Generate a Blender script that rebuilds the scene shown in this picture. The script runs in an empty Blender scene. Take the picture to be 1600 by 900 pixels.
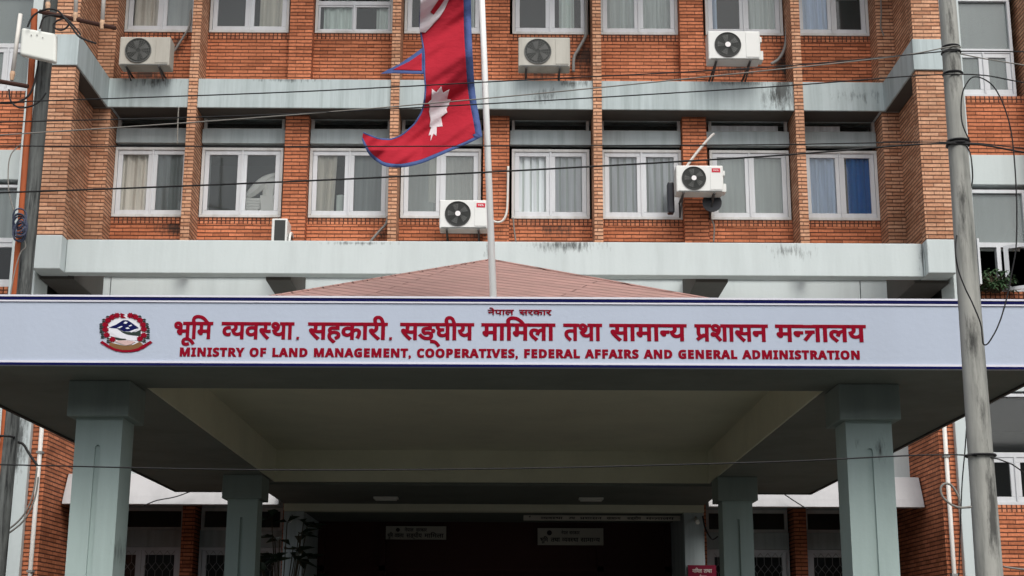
import bpy, bmesh, math, random
from mathutils import Matrix, Vector
from mathutils.geometry import tessellate_polygon
random.seed(7)
sc = bpy.context.scene
col = sc.collection
R = math.radians

# ---------------------------------------------------------------- camera, sky, sun, exposure
F = 2300.0
CAM = Vector((0, 0, 1.6))
yv = Vector((787 - 800, -(1017 - 450), -F)).normalized()
zv = Vector((35, 9380, -F)); zv = (zv - yv * zv.dot(yv)).normalized()
xv = yv.cross(zv)
ROT = Matrix((xv, yv, zv))
cam_data = bpy.data.cameras.new('camera')
cam = bpy.data.objects.new('camera', cam_data); col.objects.link(cam)
cam.matrix_world = Matrix.Translation(CAM) @ ROT.to_4x4()
cam_data.sensor_width = 36.0; cam_data.lens = 36.0 * F / 1600.0
cam_data.clip_start = 0.1; cam_data.clip_end = 2000
sc.camera = cam

SUN_EL, SUN_AZ = 50.0, 16.0            # degrees; azimuth to the right of straight behind the camera
w = bpy.data.worlds.new("World"); sc.world = w; w.use_nodes = True
nt = w.node_tree
sky = nt.nodes.new('ShaderNodeTexSky'); sky.sky_type = 'NISHITA'; sky.sun_disc = False
sky.sun_elevation = R(SUN_EL); sky.sun_rotation = R(180 - SUN_AZ)
sky.air_density = 1.0; sky.dust_density = 4.0; sky.ozone_density = 1.0
hs = nt.nodes.new('ShaderNodeHueSaturation'); hs.inputs['Saturation'].default_value = .38     # overcast: the cloud layer greys the sky
nt.links.new(sky.outputs[0], hs.inputs['Color']); nt.links.new(hs.outputs[0], nt.nodes['Background'].inputs[0])
nt.nodes['Background'].inputs[1].default_value = 0.13
sl = bpy.data.lights.new('sun', 'SUN'); sl.energy = 1.1; sl.angle = R(32); sl.color = (1.0, .97, .90)
so = bpy.data.objects.new('sun', sl); col.objects.link(so)
sd = Vector((math.sin(R(SUN_AZ)) * math.cos(R(SUN_EL)), -math.cos(R(SUN_AZ)) * math.cos(R(SUN_EL)), math.sin(R(SUN_EL))))
so.rotation_euler = sd.to_track_quat('Z', 'Y').to_euler()
sc.view_settings.view_transform = 'Standard'; sc.view_settings.look = 'None'
sc.view_settings.exposure = 0.42; sc.view_settings.gamma = 1.0; sc.view_settings.use_curve_mapping = False


def P(px, py, Y):
    """a photo pixel (1600x900) put on the vertical plane at distance Y"""
    d = ROT @ Vector((px - 800, -(py - 450), -F))
    return CAM + d * (Y / d.y)


# ---------------------------------------------------------------- materials
MATS = {}
def mat(name, base, rough=.7, spec=.3, metal=0):
    m = bpy.data.materials.new(name); m.use_nodes = True
    b = m.node_tree.nodes['Principled BSDF']
    b.inputs['Base Color'].default_value = (*base, 1); b.inputs['Roughness'].default_value = rough
    b.inputs['Specular IOR Level'].default_value = spec; b.inputs['Metallic'].default_value = metal
    MATS[name] = m
    return m, m.node_tree, b

def N(t, kind, **kw):
    n = t.nodes.new(kind)
    for k, v in kw.items(): setattr(n, k, v)
    return n

def ramp(t, fac, stops):
    r = N(t, 'ShaderNodeValToRGB')
    while len(r.color_ramp.elements) < len(stops): r.color_ramp.elements.new(.5)
    for e, (p, c) in zip(r.color_ramp.elements, stops):
        e.position = p; e.color = (*c, 1) if len(c) == 3 else c
    t.links.new(fac, r.inputs[0]); return r.outputs[0]

def mixc(t, fac, a, b, mode='MIX'):
    m = N(t, 'ShaderNodeMix', data_type='RGBA', blend_type=mode)
    for s, v in ((0, fac), (6, a), (7, b)):
        if isinstance(v, (int, float)): m.inputs[s].default_value = v
        elif isinstance(v, tuple): m.inputs[s].default_value = (*v, 1)
        else: t.links.new(v, m.inputs[s])
    return m.outputs[2]

def noise(t, scale, vec, detail=4, rough=.6):
    n = N(t, 'ShaderNodeTexNoise'); n.inputs['Scale'].default_value = scale
    n.inputs['Detail'].default_value = detail; n.inputs['Roughness'].default_value = rough
    t.links.new(vec, n.inputs['Vector']); return n.outputs['Fac']

def mapped(t, vec, scale):
    m = N(t, 'ShaderNodeMapping'); m.inputs['Scale'].default_value = scale
    t.links.new(vec, m.inputs['Vector']); return m.outputs[0]

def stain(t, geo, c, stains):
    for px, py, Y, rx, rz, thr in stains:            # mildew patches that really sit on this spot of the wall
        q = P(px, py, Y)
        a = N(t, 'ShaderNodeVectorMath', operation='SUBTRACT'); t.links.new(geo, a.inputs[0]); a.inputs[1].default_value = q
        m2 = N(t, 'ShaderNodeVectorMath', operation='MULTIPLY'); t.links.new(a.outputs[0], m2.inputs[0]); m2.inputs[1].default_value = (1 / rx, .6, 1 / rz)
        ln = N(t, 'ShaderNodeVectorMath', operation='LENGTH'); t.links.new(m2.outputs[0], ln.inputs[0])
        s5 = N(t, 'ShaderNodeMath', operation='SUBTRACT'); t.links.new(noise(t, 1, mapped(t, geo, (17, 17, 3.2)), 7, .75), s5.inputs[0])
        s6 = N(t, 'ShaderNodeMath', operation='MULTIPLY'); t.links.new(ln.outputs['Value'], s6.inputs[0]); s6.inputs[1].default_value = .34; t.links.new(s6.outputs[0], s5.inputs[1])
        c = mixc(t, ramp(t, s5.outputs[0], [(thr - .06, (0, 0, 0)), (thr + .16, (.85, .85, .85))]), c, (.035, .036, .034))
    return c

def dirty(name, base, dark, amount=.5, rough=.75, streak=(3, 3, .3), spec=.25, speck=None, stains=()):
    """paint with rain streaks, blotches and small specks"""
    m, t, b = mat(name, base, rough, spec)
    geo = N(t, 'ShaderNodeNewGeometry').outputs['Position']
    s1 = ramp(t, noise(t, 1.0, mapped(t, geo, streak), 6, .7), [(.44, (0, 0, 0)), (.78, (amount,) * 3)])
    s2 = ramp(t, noise(t, 1.3, geo, 5), [(.4, (0, 0, 0)), (.8, (amount * .8,) * 3)])
    c = mixc(t, s1, base, dark); c = mixc(t, s2, c, tuple(.6 * x + .4 * y for x, y in zip(base, dark)))
    if speck:
        s3 = ramp(t, noise(t, 9, geo, 8, .75), [(.66, (0, 0, 0)), (.74, (1, 1, 1))])
        s4 = ramp(t, noise(t, .55, geo, 2), [(.52, (0, 0, 0)), (.66, (1, 1, 1))])
        mm = N(t, 'ShaderNodeMath', operation='MULTIPLY'); t.links.new(s3, mm.inputs[0]); t.links.new(s4, mm.inputs[1])
        c = mixc(t, mm.outputs[0], c, speck)
    c = stain(t, geo, c, stains)
    t.links.new(c, b.inputs['Base Color'])
    bp = N(t, 'ShaderNodeBump'); bp.inputs['Strength'].default_value = .15; bp.inputs['Distance'].default_value = .01
    t.links.new(noise(t, 25, geo, 4), bp.inputs['Height']); t.links.new(bp.outputs[0], b.inputs['Normal'])
    return m

def brick(name, c1, c2, mortar, bw=.245, rh=.0585, ms=.0095, offset=.5, stains=()):
    m, t, b = mat(name, c1, .85, .15)
    uv = N(t, 'ShaderNodeUVMap').outputs[0]
    geo = N(t, 'ShaderNodeNewGeometry').outputs['Position']
    wob = N(t, 'ShaderNodeTexNoise'); wob.inputs['Scale'].default_value = 7
    t.links.new(geo, wob.inputs['Vector'])
    sub = N(t, 'ShaderNodeVectorMath', operation='SUBTRACT'); t.links.new(wob.outputs['Color'], sub.inputs[0]); sub.inputs[1].default_value = (.5, .5, .5)
    scl = N(t, 'ShaderNodeVectorMath', operation='SCALE'); t.links.new(sub.outputs[0], scl.inputs[0]); scl.inputs['Scale'].default_value = .009
    add = N(t, 'ShaderNodeVectorMath', operation='ADD'); t.links.new(uv, add.inputs[0]); t.links.new(scl.outputs[0], add.inputs[1])
    br = N(t, 'ShaderNodeTexBrick'); br.offset = offset
    br.inputs['Scale'].default_value = 1; br.inputs['Mortar Size'].default_value = ms
    br.inputs['Mortar Smooth'].default_value = .25; br.inputs['Brick Width'].default_value = bw if offset == 0 else bw * 2; br.inputs['Row Height'].default_value = rh
    br.inputs['Color1'].default_value = (*c1, 1); br.inputs['Color2'].default_value = (*c2, 1); br.inputs['Mortar'].default_value = (*mortar, 1)
    br.inputs['Bias'].default_value = 0
    half = N(t, 'ShaderNodeMapping'); half.inputs['Scale'].default_value = (1 if offset == 0 else 2, 1, 1); t.links.new(add.outputs[0], half.inputs['Vector'])
    t.links.new(half.outputs[0], br.inputs['Vector'])
    dirt = ramp(t, noise(t, 1.0, mapped(t, geo, (2.2, 2.2, .7)), 6, .65), [(.45, (0, 0, 0)), (.85, (.55, .55, .55))])
    fine = ramp(t, noise(t, 28, geo, 3), [(.3, (.78, .78, .78)), (.7, (1.12, 1.12, 1.12))])
    c = mixc(t, 1.0, br.outputs['Color'], fine, 'MULTIPLY')
    big = ramp(t, noise(t, .9, geo, 3), [(.35, (.80, .78, .78)), (.65, (1.10, 1.10, 1.12))])
    c = mixc(t, 1.0, c, big, 'MULTIPLY')
    odd = N(t, 'ShaderNodeTexBrick'); odd.offset = offset                     # the odd over-burnt or pale brick
    for k_, v_ in (('Scale', 1), ('Mortar Size', 0), ('Brick Width', bw if offset == 0 else bw * 2), ('Row Height', rh), ('Bias', -.55)): odd.inputs[k_].default_value = v_
    odd.inputs['Color1'].default_value = (1, 1, 1, 1); odd.inputs['Color2'].default_value = (.55, .52, .55, 1)
    t.links.new(half.outputs[0], odd.inputs['Vector']); c = mixc(t, 1.0, c, odd.outputs['Color'], 'MULTIPLY')
    c = mixc(t, dirt, c, tuple(x * .42 for x in c1)); c = stain(t, geo, c, stains)
    t.links.new(c, b.inputs['Base Color'])
    bp = N(t, 'ShaderNodeBump', invert=True); bp.inputs['Strength'].default_value = 1; bp.inputs['Distance'].default_value = .012
    t.links.new(br.outputs['Fac'], bp.inputs['Height']); t.links.new(bp.outputs[0], b.inputs['Normal'])
    return m

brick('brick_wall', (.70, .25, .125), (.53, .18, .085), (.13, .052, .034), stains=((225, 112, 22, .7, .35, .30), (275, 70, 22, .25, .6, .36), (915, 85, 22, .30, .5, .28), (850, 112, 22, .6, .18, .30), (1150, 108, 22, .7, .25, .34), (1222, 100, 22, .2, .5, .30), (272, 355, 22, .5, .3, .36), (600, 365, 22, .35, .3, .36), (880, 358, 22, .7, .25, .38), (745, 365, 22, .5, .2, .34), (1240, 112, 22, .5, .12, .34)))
brick('brick_pier', (.70, .40, .25), (.58, .28, .155), (.15, .080, .055))
brick('brick_soldier', (.66, .26, .135), (.50, .18, .095), (.10, .045, .032), bw=.068, rh=.2, offset=0)
dirty('paint_pale', (.56, .62, .62), (.27, .31, .31), .30, speck=(.16, .18, .17), stains=((885, 383, 20.05, .9, .16, .36), (1235, 392, 20.05, .7, .2, .42), (560, 380, 20.05, 1.2, .06, .42), (765, 392, 20.05, .12, .3, .40), (1440, 400, 20.05, .1, .5, .42), (26, 690, 20.1, .16, .6, .24)))
dirty('paint_band', (.47, .54, .55), (.17, .21, .21), .8, streak=(5, 5, .25), speck=(.10, .11, .10), stains=((1224, 138, 21.5, .22, .42, .22), (895, 130, 21.5, .5, .12, .36), (1150, 130, 21.5, 1.0, .10, .40), (850, 150, 21.5, .5, .3, .42), (1205, 150, 21.5, .3, .4, .38), (240, 128, 21.5, .7, .2, .40), (440, 125, 21.5, 1.2, .08, .42), (1340, 150, 21.5, .8, .3, .44)))
dirty('paint_panel', (.42, .48, .49), (.14, .17, .17), .6, streak=(7, 7, .3))
dirty('paint_column', (.40, .50, .48), (.24, .30, .285), .5, speck=(.26, .30, .28), stains=((1375, 705, 11.7, .10, .22, .42), (1340, 690, 11.7, .05, .10, .44), (180, 860, 11.7, .08, .3, .46)))
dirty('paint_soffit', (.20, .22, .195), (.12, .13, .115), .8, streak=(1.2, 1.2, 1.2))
dirty('paint_coffer', (.70, .69, .54), (.50, .50, .39), .6, streak=(1.0, 1.0, 1.0))
dirty('paint_top', (.55, .56, .55), (.30, .30, .29), .5)
dirty('paint_hood', (.50, .50, .51), (.28, .28, .29), .5)
dirty('paint_column_shaded', (.27, .325, .305), (.15, .18, .17), .6)  # column paint made darker, canopy shade put into the capital colour
dirty('sign_panel', (.46, .52, .625), (.42, .47, .56), .5, rough=.5)
mat('sign_blue', (.006, .008, .075), .85, .1); mat('sign_edge', (.70, .70, .78), .5)
mat('sign_red', (.25, .004, .018), .9, .08)
dirty('white_frame', (.63, .65, .68), (.36, .36, .36), .55, rough=.5, spec=.4)
dirty('old_frame', (.64, .645, .64), (.26, .24, .21), .7, rough=.7, speck=(.24, .15, .10))
dirty('shade_and_trim', (.085, .08, .072), (.05, .047, .042), .5)  # shade under brackets, piers and bands put into the colour; also dark edge trim
mat('room', (.055, .06, .06), .9)
mat('dark', (.012, .012, .012), .8)
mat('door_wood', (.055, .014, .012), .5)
mat('ac_white', (.70, .71, .69), .45, .4); dirty('ac_old', (.50, .49, .44), (.22, .20, .17), .6)
mat('ac_grille', (.035, .038, .036), .5); mat('ac_blade', (.12, .125, .12), .5); mat('logo_red', (.55, .02, .045), .5)
mat('logo_white', (.8, .78, .78), .5)
mat('steel_dark', (.06, .06, .06), .6, .4)
mat('pipe_white', (.66, .64, .60), .5); mat('pipe_grey', (.26, .26, .25), .7)
mat('cable', (.014, .014, .015), .6); mat('cable_grey', (.22, .21, .19), .6); mat('cable_blue', (.05, .06, .10), .7)
mat('flag_red', (.40, .020, .036), .8, .1); mat('flag_blue', (.07, .105, .25), .8, .1); mat('flag_white', (.66, .60, .62), .85, .1)
mat('pole_white', (.90, .91, .89), .35, .5)
dirty('pole_concrete', (.43, .43, .395), (.10, .108, .098), 1.3, streak=(11, 11, .9), speck=(.07, .07, .06), stains=((1514, 530, 9, .05, .22, .30), (1488, 118, 9, .07, .22, .34), (1500, 330, 9, .04, .5, .36), (1545, 800, 9, .06, .5, .34), (1528, 640, 9, .05, .35, .38), (1480, 30, 9, .05, .3, .36)))
dirty('pole_wood', (.13, .14, .135), (.006, .007, .008), 1.6, streak=(22, 22, 1.6), speck=(.01, .01, .01))
dirty('rusty_pipe', (.40, .10, .035), (.14, .05, .03), .7, streak=(7, 7, 1.6))
mat('rust_dark', (.05, .020, .014), .8); mat('copper', (.58, .38, .25), .6)
mat('panel_white', (.72, .74, .69), .45, .4)
mat('asphalt_plain', (.05, .05, .052), .9)
mat('leaf', (.035, .075, .03), .6, .3); mat('leaf_dark', (.018, .04, .02), .6, .3); mat('stem', (.06, .05, .03), .8); mat('pot', (.25, .09, .05), .8)
mat('board', (.50, .47, .41), .6); mat('ink', (.03, .025, .03), .7); mat('maroon', (.20, .006, .03), .5); mat('maroon_text', (.8, .75, .7), .6)
mat('green_bag', (.02, .35, .16), .5); mat('orange_bag', (.75, .22, .10), .5)
mat('lamp_white', (.75, .74, .68), .4); mat('grille_metal', (.30, .31, .31), .5); mat('paper', (.90, .90, .86), .8)
mat('black_plastic', (.012, .014, .022), .4, .5)
mat('snow', (.72, .73, .78), .6); mat('hill_green', (.015, .03, .022), .6); mat('earth_brown', (.20, .10, .035), .6); mat('skin', (.60, .42, .40), .6)

for nm in ('flag_red', 'flag_blue', 'flag_white'):
    t = MATS[nm].node_tree; geo = N(t, 'ShaderNodeNewGeometry').outputs['Position']
    bp = N(t, 'ShaderNodeBump'); bp.inputs['Strength'].default_value = .55; bp.inputs['Distance'].default_value = .03
    t.links.new(noise(t, 1, mapped(t, geo, (5, 5, 9)), 5, .6), bp.inputs['Height']); t.links.new(bp.outputs[0], t.nodes['Principled BSDF'].inputs['Normal'])

def cloth(name, c, vstripe=None):
    m, t, b = mat(name, c, .9, .05)
    geo = N(t, 'ShaderNodeNewGeometry').outputs['Position']
    f = ramp(t, noise(t, 1.0, mapped(t, geo, (14, 14, .6)), 3), [(.35, tuple(x * .72 for x in c)), (.7, c)])
    t.links.new(f, b.inputs['Base Color']); return m
for nm, c in (('beige', (.66, .62, .56)), ('cream', (.80, .77, .68)), ('grey', (.66, .72, .70)), ('palegreen', (.82, .92, .87)),
              ('white', (.82, .86, .90)), ('lightblue', (.62, .76, .96)), ('darkblue', (.05, .27, .72)), ('dimgrey', (.34, .38, .38))):
    cloth('curtain_' + nm, c)

def glass(name, skygrey, skygrey_col):
    m = bpy.data.materials.new(name); m.use_nodes = True; t = m.node_tree
    t.nodes.remove(t.nodes['Principled BSDF']); out = t.nodes['Material Output']
    tr = N(t, 'ShaderNodeBsdfTransparent'); tr.inputs[0].default_value = (.96, .975, .97, 1)
    df = N(t, 'ShaderNodeBsdfDiffuse'); gl = N(t, 'ShaderNodeBsdfGlossy'); gl.inputs['Roughness'].default_value = .04
    geo = N(t, 'ShaderNodeNewGeometry').outputs['Position']
    df.inputs[0].default_value = (*skygrey_col, 1)  # grey diffuse share stands in for the overcast sky's reflection
    dn = ramp(t, noise(t, 1.0, mapped(t, geo, (1.3, 1.3, .6)), 2), [(.25, (skygrey * .75,) * 3), (.8, (skygrey * 1.25,) * 3)])
    a = N(t, 'ShaderNodeMixShader'); t.links.new(dn, a.inputs[0]); t.links.new(tr.outputs[0], a.inputs[1]); t.links.new(df.outputs[0], a.inputs[2])
    fr = N(t, 'ShaderNodeFresnel'); fr.inputs[0].default_value = 1.55
    b = N(t, 'ShaderNodeMixShader'); t.links.new(fr.outputs[0], b.inputs[0]); t.links.new(a.outputs[0], b.inputs[1]); t.links.new(gl.outputs[0], b.inputs[2])
    t.links.new(b.outputs[0], out.inputs[0]); MATS[name] = m
glass('glass', .10, (.40, .46, .46)); glass('glass_dark', .05, (.2, .22, .22)); glass('glass_skygrey', .45, (.33, .38, .375))

def roofing():
    m, t, b = mat('roof_pink', (.44, .245, .215), .7, .2)
    uv = N(t, 'ShaderNodeUVMap').outputs[0]; geo = N(t, 'ShaderNodeNewGeometry').outputs['Position']
    br = N(t, 'ShaderNodeTexBrick'); br.inputs['Scale'].default_value = 1; br.inputs['Brick Width'].default_value = 3.1; br.inputs['Row Height'].default_value = .11
    br.inputs['Mortar Size'].default_value = .010; br.inputs['Mortar Smooth'].default_value = 1
    br.inputs['Color1'].default_value = (.43, .255, .222, 1); br.inputs['Color2'].default_value = (.39, .232, .205, 1); br.inputs['Mortar'].default_value = (.25, .145, .125, 1)
    rot = N(t, 'ShaderNodeMapping'); rot.inputs['Rotation'].default_value = (0, 0, R(30)); t.links.new(uv, rot.inputs['Vector']); t.links.new(rot.outputs[0], br.inputs['Vector'])
    d = ramp(t, noise(t, 1, mapped(t, geo, (3.5, 6, 6)), 8, .75), [(.38, (0, 0, 0)), (.7, (.8, .8, .8))])
    t.links.new(mixc(t, d, br.outputs['Color'], (.27, .18, .155)), b.inputs['Base Color'])
    bp = N(t, 'ShaderNodeBump', invert=True); bp.inputs['Distance'].default_value = .02; bp.inputs['Strength'].default_value = 1
    t.links.new(br.outputs['Fac'], bp.inputs['Height']); t.links.new(bp.outputs[0], b.inputs['Normal'])
roofing()

def asphalt(name, c, s):
    m, t, b = mat(name, c, .9, .2)
    geo = N(t, 'ShaderNodeNewGeometry').outputs['Position']
    f = ramp(t, noise(t, s, geo, 6), [(.3, tuple(x * .75 for x in c)), (.7, tuple(x * 1.2 for x in c))])
    t.links.new(f, b.inputs['Base Color'])
asphalt('asphalt', (.05, .05, .052), 3); asphalt('paving', (.085, .085, .076), 2); asphalt('kerbstone', (.22, .22, .21), 4)

# ---------------------------------------------------------------- mesh helpers
class MB:
    def __init__(s): s.v = []; s.f = []
    def box(s, x0, x1, y0, y1, z0, z1):
        n = len(s.v)
        s.v += [(x, y, z) for z in (z0, z1) for y in (y0, y1) for x in (x0, x1)]
        s.f += [tuple(n + i for i in q) for q in ((0, 2, 3, 1), (4, 5, 7, 6), (0, 1, 5, 4), (2, 6, 7, 3), (0, 4, 6, 2), (1, 3, 7, 5))]
        return s
    def poly(s, pts):
        n = len(s.v); s.v += [tuple(p) for p in pts]; s.f.append(tuple(range(n, n + len(pts)))); return s
    def prism(s, pts2, axis, a0, a1):
        """2D outline extruded along axis: 'x' -> (y,z), 'y' -> (x,z), 'z' -> (x,y)"""
        mk = {'x': lambda p, a: (a, p[0], p[1]), 'y': lambda p, a: (p[0], a, p[1]), 'z': lambda p, a: (p[0], p[1], a)}[axis]
        n = len(s.v); k = len(pts2)
        s.v += [mk(p, a0) for p in pts2] + [mk(p, a1) for p in pts2]
        s.f.append(tuple(range(n, n + k))[::-1]); s.f.append(tuple(range(n + k, n + 2 * k)))
        for i in range(k): s.f.append((n + i, n + (i + 1) % k, n + k + (i + 1) % k, n + k + i))
        return s
    def tube(s, pts, r, n=8, closed=False):
        pts = [Vector(p) for p in pts]; rs = r if isinstance(r, (list, tuple)) else [r] * len(pts)
        base = len(s.v); up = None
        for i, p in enumerate(pts):
            a = pts[i - 1] if (i or closed) else p; b = pts[(i + 1) % len(pts)] if (i < len(pts) - 1 or closed) else p
            d = (b - a).normalized()
            if up is None: up = d.orthogonal().normalized()
            up = (up - d * up.dot(d)).normalized(); q = d.cross(up)
            for k in range(n):
                t = 2 * math.pi * k / n; s.v.append(tuple(p + (up * math.cos(t) + q * math.sin(t)) * rs[i]))
        m = len(pts)
        for i in range(m if closed else m - 1):
            for k in range(n):
                j = (i + 1) % m
                s.f.append((base + i * n + k, base + i * n + (k + 1) % n, base + j * n + (k + 1) % n, base + j * n + k))
        if not closed:
            s.f.append(tuple(base + k for k in range(n))[::-1]); s.f.append(tuple(base + (m - 1) * n + k for k in range(n)))
        return s
    def disc(s, c, r, axis='y', t=.004, n=32):
        pts = [(math.cos(2 * math.pi * k / n) * r, math.sin(2 * math.pi * k / n) * r) for k in range(n)]
        i = 'xyz'.index(axis)
        o = [q for j, q in enumerate(c) if j != i]
        return s.prism([(p[0] + o[0], p[1] + o[1]) for p in pts], axis, c[i], c[i] + t)
    def ring(s, c, r, w, n=32, axis='y', k=6):
        i = 'xyz'.index(axis); pts = []
        for q in range(n):
            t = 2 * math.pi * q / n; p = [math.cos(t) * r, math.sin(t) * r]; p.insert(i, 0); pts.append(tuple(a + b for a, b in zip(p, c)))
        return s.tube(pts, w, k, closed=True)
    def build(s, name, m, parent=None, bevel=0, smooth=False, uvoff=(0, 0)):
        me = bpy.data.meshes.new(name)
        loc = parent_loc(parent)
        vs = [(x - loc[0], y - loc[1], z - loc[2]) for x, y, z in s.v]
        me.from_pydata(vs, [], s.f); me.validate()
        bm = bmesh.new(); bm.from_mesh(me); bmesh.ops.recalc_face_normals(bm, faces=bm.faces)
        uvl = bm.loops.layers.uv.new('UVMap')
        for f in bm.faces:
            n = f.normal; ax = max(range(3), key=lambda i: abs(n[i]))
            for l in f.loops:
                x, y, z = l.vert.co.x + loc[0], l.vert.co.y + loc[1], l.vert.co.z + loc[2]
                l[uvl].uv = ((y + uvoff[0], z + uvoff[1]), (x + uvoff[0], z + uvoff[1]), (x, y))[ax]
            f.smooth = smooth
        bm.to_mesh(me); bm.free()
        me.materials.append(MATS[m] if isinstance(m, str) else m)
        o = bpy.data.objects.new(name, me); col.objects.link(o)
        if parent: o.parent = parent
        if bevel:
            b = o.modifiers.new('bevel', 'BEVEL'); b.width = bevel; b.segments = 2; b.limit_method = 'ANGLE'; b.angle_limit = R(40)
        return o

def parent_loc(p):
    l = Vector((0, 0, 0))
    while p: l += p.location; p = p.parent
    return l

def tag(o, label, cat, group=None):
    o['label'] = label; o['category'] = cat
    if group: o['group'] = group
    return o
def thing(name, loc, label, cat, group=None):
    o = bpy.data.objects.new(name, None); col.objects.link(o); o.location = loc; o.empty_display_size = .2
    return tag(o, label, cat, group)
def struct(o): o['kind'] = 'structure'; return o
def smooth_path(pts, n=8):
    """Catmull-Rom through the points"""
    pts = [Vector(p) for p in pts]; out = []
    for i in range(len(pts) - 1):
        p0 = pts[max(i - 1, 0)]; p1 = pts[i]; p2 = pts[i + 1]; p3 = pts[min(i + 2, len(pts) - 1)]
        for k in range(n):
            t = k / n
            out.append(.5 * ((2 * p1) + (p2 - p0) * t + (2 * p0 - 5 * p1 + 4 * p2 - p3) * t * t + (3 * p1 - p0 - 3 * p2 + p3) * t ** 3))
    out.append(pts[-1]); return out

C0 = -.15                                   # the axis the whole front is symmetrical about
def mx(x, s): return x if s > 0 else 2 * C0 - x
def sbox(mb, s, x0, x1, *r):
    a, b = mx(x0, s), mx(x1, s); return mb.box(min(a, b), max(a, b), *r)

# ---------------------------------------------------------------- ground, road, pavement
struct(MB().box(-300, 300, -300, 300, -.5, -.02).build('ground', 'asphalt'))
struct(MB().box(-300, 300, -6, 6, -.02, -.004).build('road', 'asphalt'))
struct(MB().box(-300, 300, 6.0, 6.25, -.02, .12).build('kerb', 'kerbstone', bevel=.02))
struct(MB().box(-300, 300, 6.25, 32, -.02, .10).build('pavement', 'paving'))

# unseen row added across the street behind the viewer to shut off the low sky
for k, (x0, x1, h, lb) in enumerate(((-26, -9.2, 9.5, 'unseen plain grey building added to block low sky, behind the viewer to the left'), (-9, 7.8, 8.5, 'unseen plain grey building added to block low sky, straight behind the viewer'), (8, 26, 9.0, 'unseen plain grey building added to block low sky, behind the viewer to the right'))):
    o = thing('sky_blocking_building', ((x0 + x1) / 2, -12, 0), lb, 'building', 'unseen sky-blocking buildings across the street')
    MB().box(x0, x1, -20, -12, -.02, h).build('wall', 'kerbstone', o)
    for z in (1.2, 4.2):
        for j in range(5):
            xx = x0 + 1 + j * (x1 - x0 - 2) / 5
            MB().box(xx + .4, xx + 2.2, -12.02, -11.95, z, z + 1.5).build('window', 'steel_dark', o)

# ---------------------------------------------------------------- the office building
BLD = thing('office_building', (C0, 22, .1), 'four storey brick government office building with pale concrete bands and white windows', 'building')
ZW = [(8.13, 9.27), (11.22, 12.36)]         # frames of the two window rows that show
TOP = 13.6
# rooms, floors, roof behind the front
rb = MB()
rb.box(-13, 12.7, 25.2, 25.4, .1, TOP)
for z in (7.0, 10.05, 13.3): rb.box(-6.39, 6.09, 22.26, 25.2, z, z + .1)
for x in (-6.5, -3.3, C0, 3.0, 6.1): rb.box(x - .05, x + .05, 22.3, 25.2, 7.1, 13.3)
rb.build('room_wall', 'room', BLD)
MB().box(-13.2, 12.9, 20.0, 32, TOP, TOP + .25).build('roof', 'paint_pale', BLD, bevel=.02)
MB().box(-13.2, 12.9, 31.8, 32, .1, TOP).build('rear_wall', 'brick_wall', BLD)
for s in (-1, 1): sbox(MB(), s, 12.7, 12.9, 20.7, 31.8, .1, TOP).build('end_wall', 'brick_wall', BLD)

# piers with their front nib, deeper side and inner step
for s in (-1, 1):
    m = MB()
    sbox(m, s, 5.90, 6.31, 19.85, 20.05, 7.2, TOP)
    sbox(m, s, 6.11, 6.31, 20.05, 22.25, 7.2, TOP)
    sbox(m, s, 5.84, 6.11, 21.56, 22.25, 7.2, TOP)
    m.build('brick_pier', 'brick_pier', BLD, bevel=.006, uvoff=(.07, .02))
# thin pilasters and wide brick columns between the windows
for x0, x1 in ((-4.93, -4.79), (-1.795, -1.66), (1.345, 1.48), (4.47, 4.61)):
    MB().box(x0, x1, 21.45, 22.25, 7.2, TOP).build('pilaster', 'brick_pier', BLD, bevel=.006, uvoff=(-x0 - .05, .01))
for x0, x1 in ((-3.46, -3.09), (-.36, .05), (2.76, 3.14)):
    MB().box(x0, x1, 21.8, 22.25, 7.2, TOP).build('brick_column', 'brick_wall', BLD, bevel=.006, uvoff=(-x0, .03))
# bays between them
BAYS = [(-6.14, -4.93), (-4.79, -3.46), (-3.09, -1.795), (-1.66, -.36), (.05, 1.345), (1.48, 2.76), (3.14, 4.47), (4.61, 5.84)]
for x0, x1 in BAYS:
    for zb, zt in ((7.2, 8.03), (10.05, 11.12)):
        MB().box(x0, x1, 22.0, 22.25, zb, zt).build('spandrel', 'brick_wall', BLD, uvoff=(random.uniform(0, .2), random.uniform(0, .03)))
        MB().box(x0, x1, 21.993, 22.25, zt, zt + .10).build('soldier_course', 'brick_soldier', BLD, uvoff=(random.uniform(0, .05), -zt - .05))
    for z in (9.33, 12.42):
        MB().box(x0 + .01, x1 - .01, 21.93, 22.05, z, z + .235).build('lintel_panel', 'paint_panel', BLD, bevel=.006)
# floor bands that run in front of the wall and along the piers
for zb, zt in ((9.76, 10.235), (12.85, 13.32)):
    m = MB().prism([(-6.635, 20.10), (-6.635, 19.82), (-6.175, 19.82), (-6.175, 21.5), (5.875, 21.5), (5.875, 19.82), (6.335, 19.82), (6.335, 20.10), (6.115, 20.10), (6.115, 22.25), (-6.415, 22.25), (-6.415, 20.10)], 'z', zb, zt)
    m.build('floor_band', 'paint_band', BLD, bevel=.008)
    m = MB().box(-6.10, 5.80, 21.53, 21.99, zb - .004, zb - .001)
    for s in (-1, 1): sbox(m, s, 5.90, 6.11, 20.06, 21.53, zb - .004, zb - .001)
    m.build('band_soffit_shade', 'shade_and_trim', BLD)  # thin dark sheet, shade painted below the bands
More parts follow.
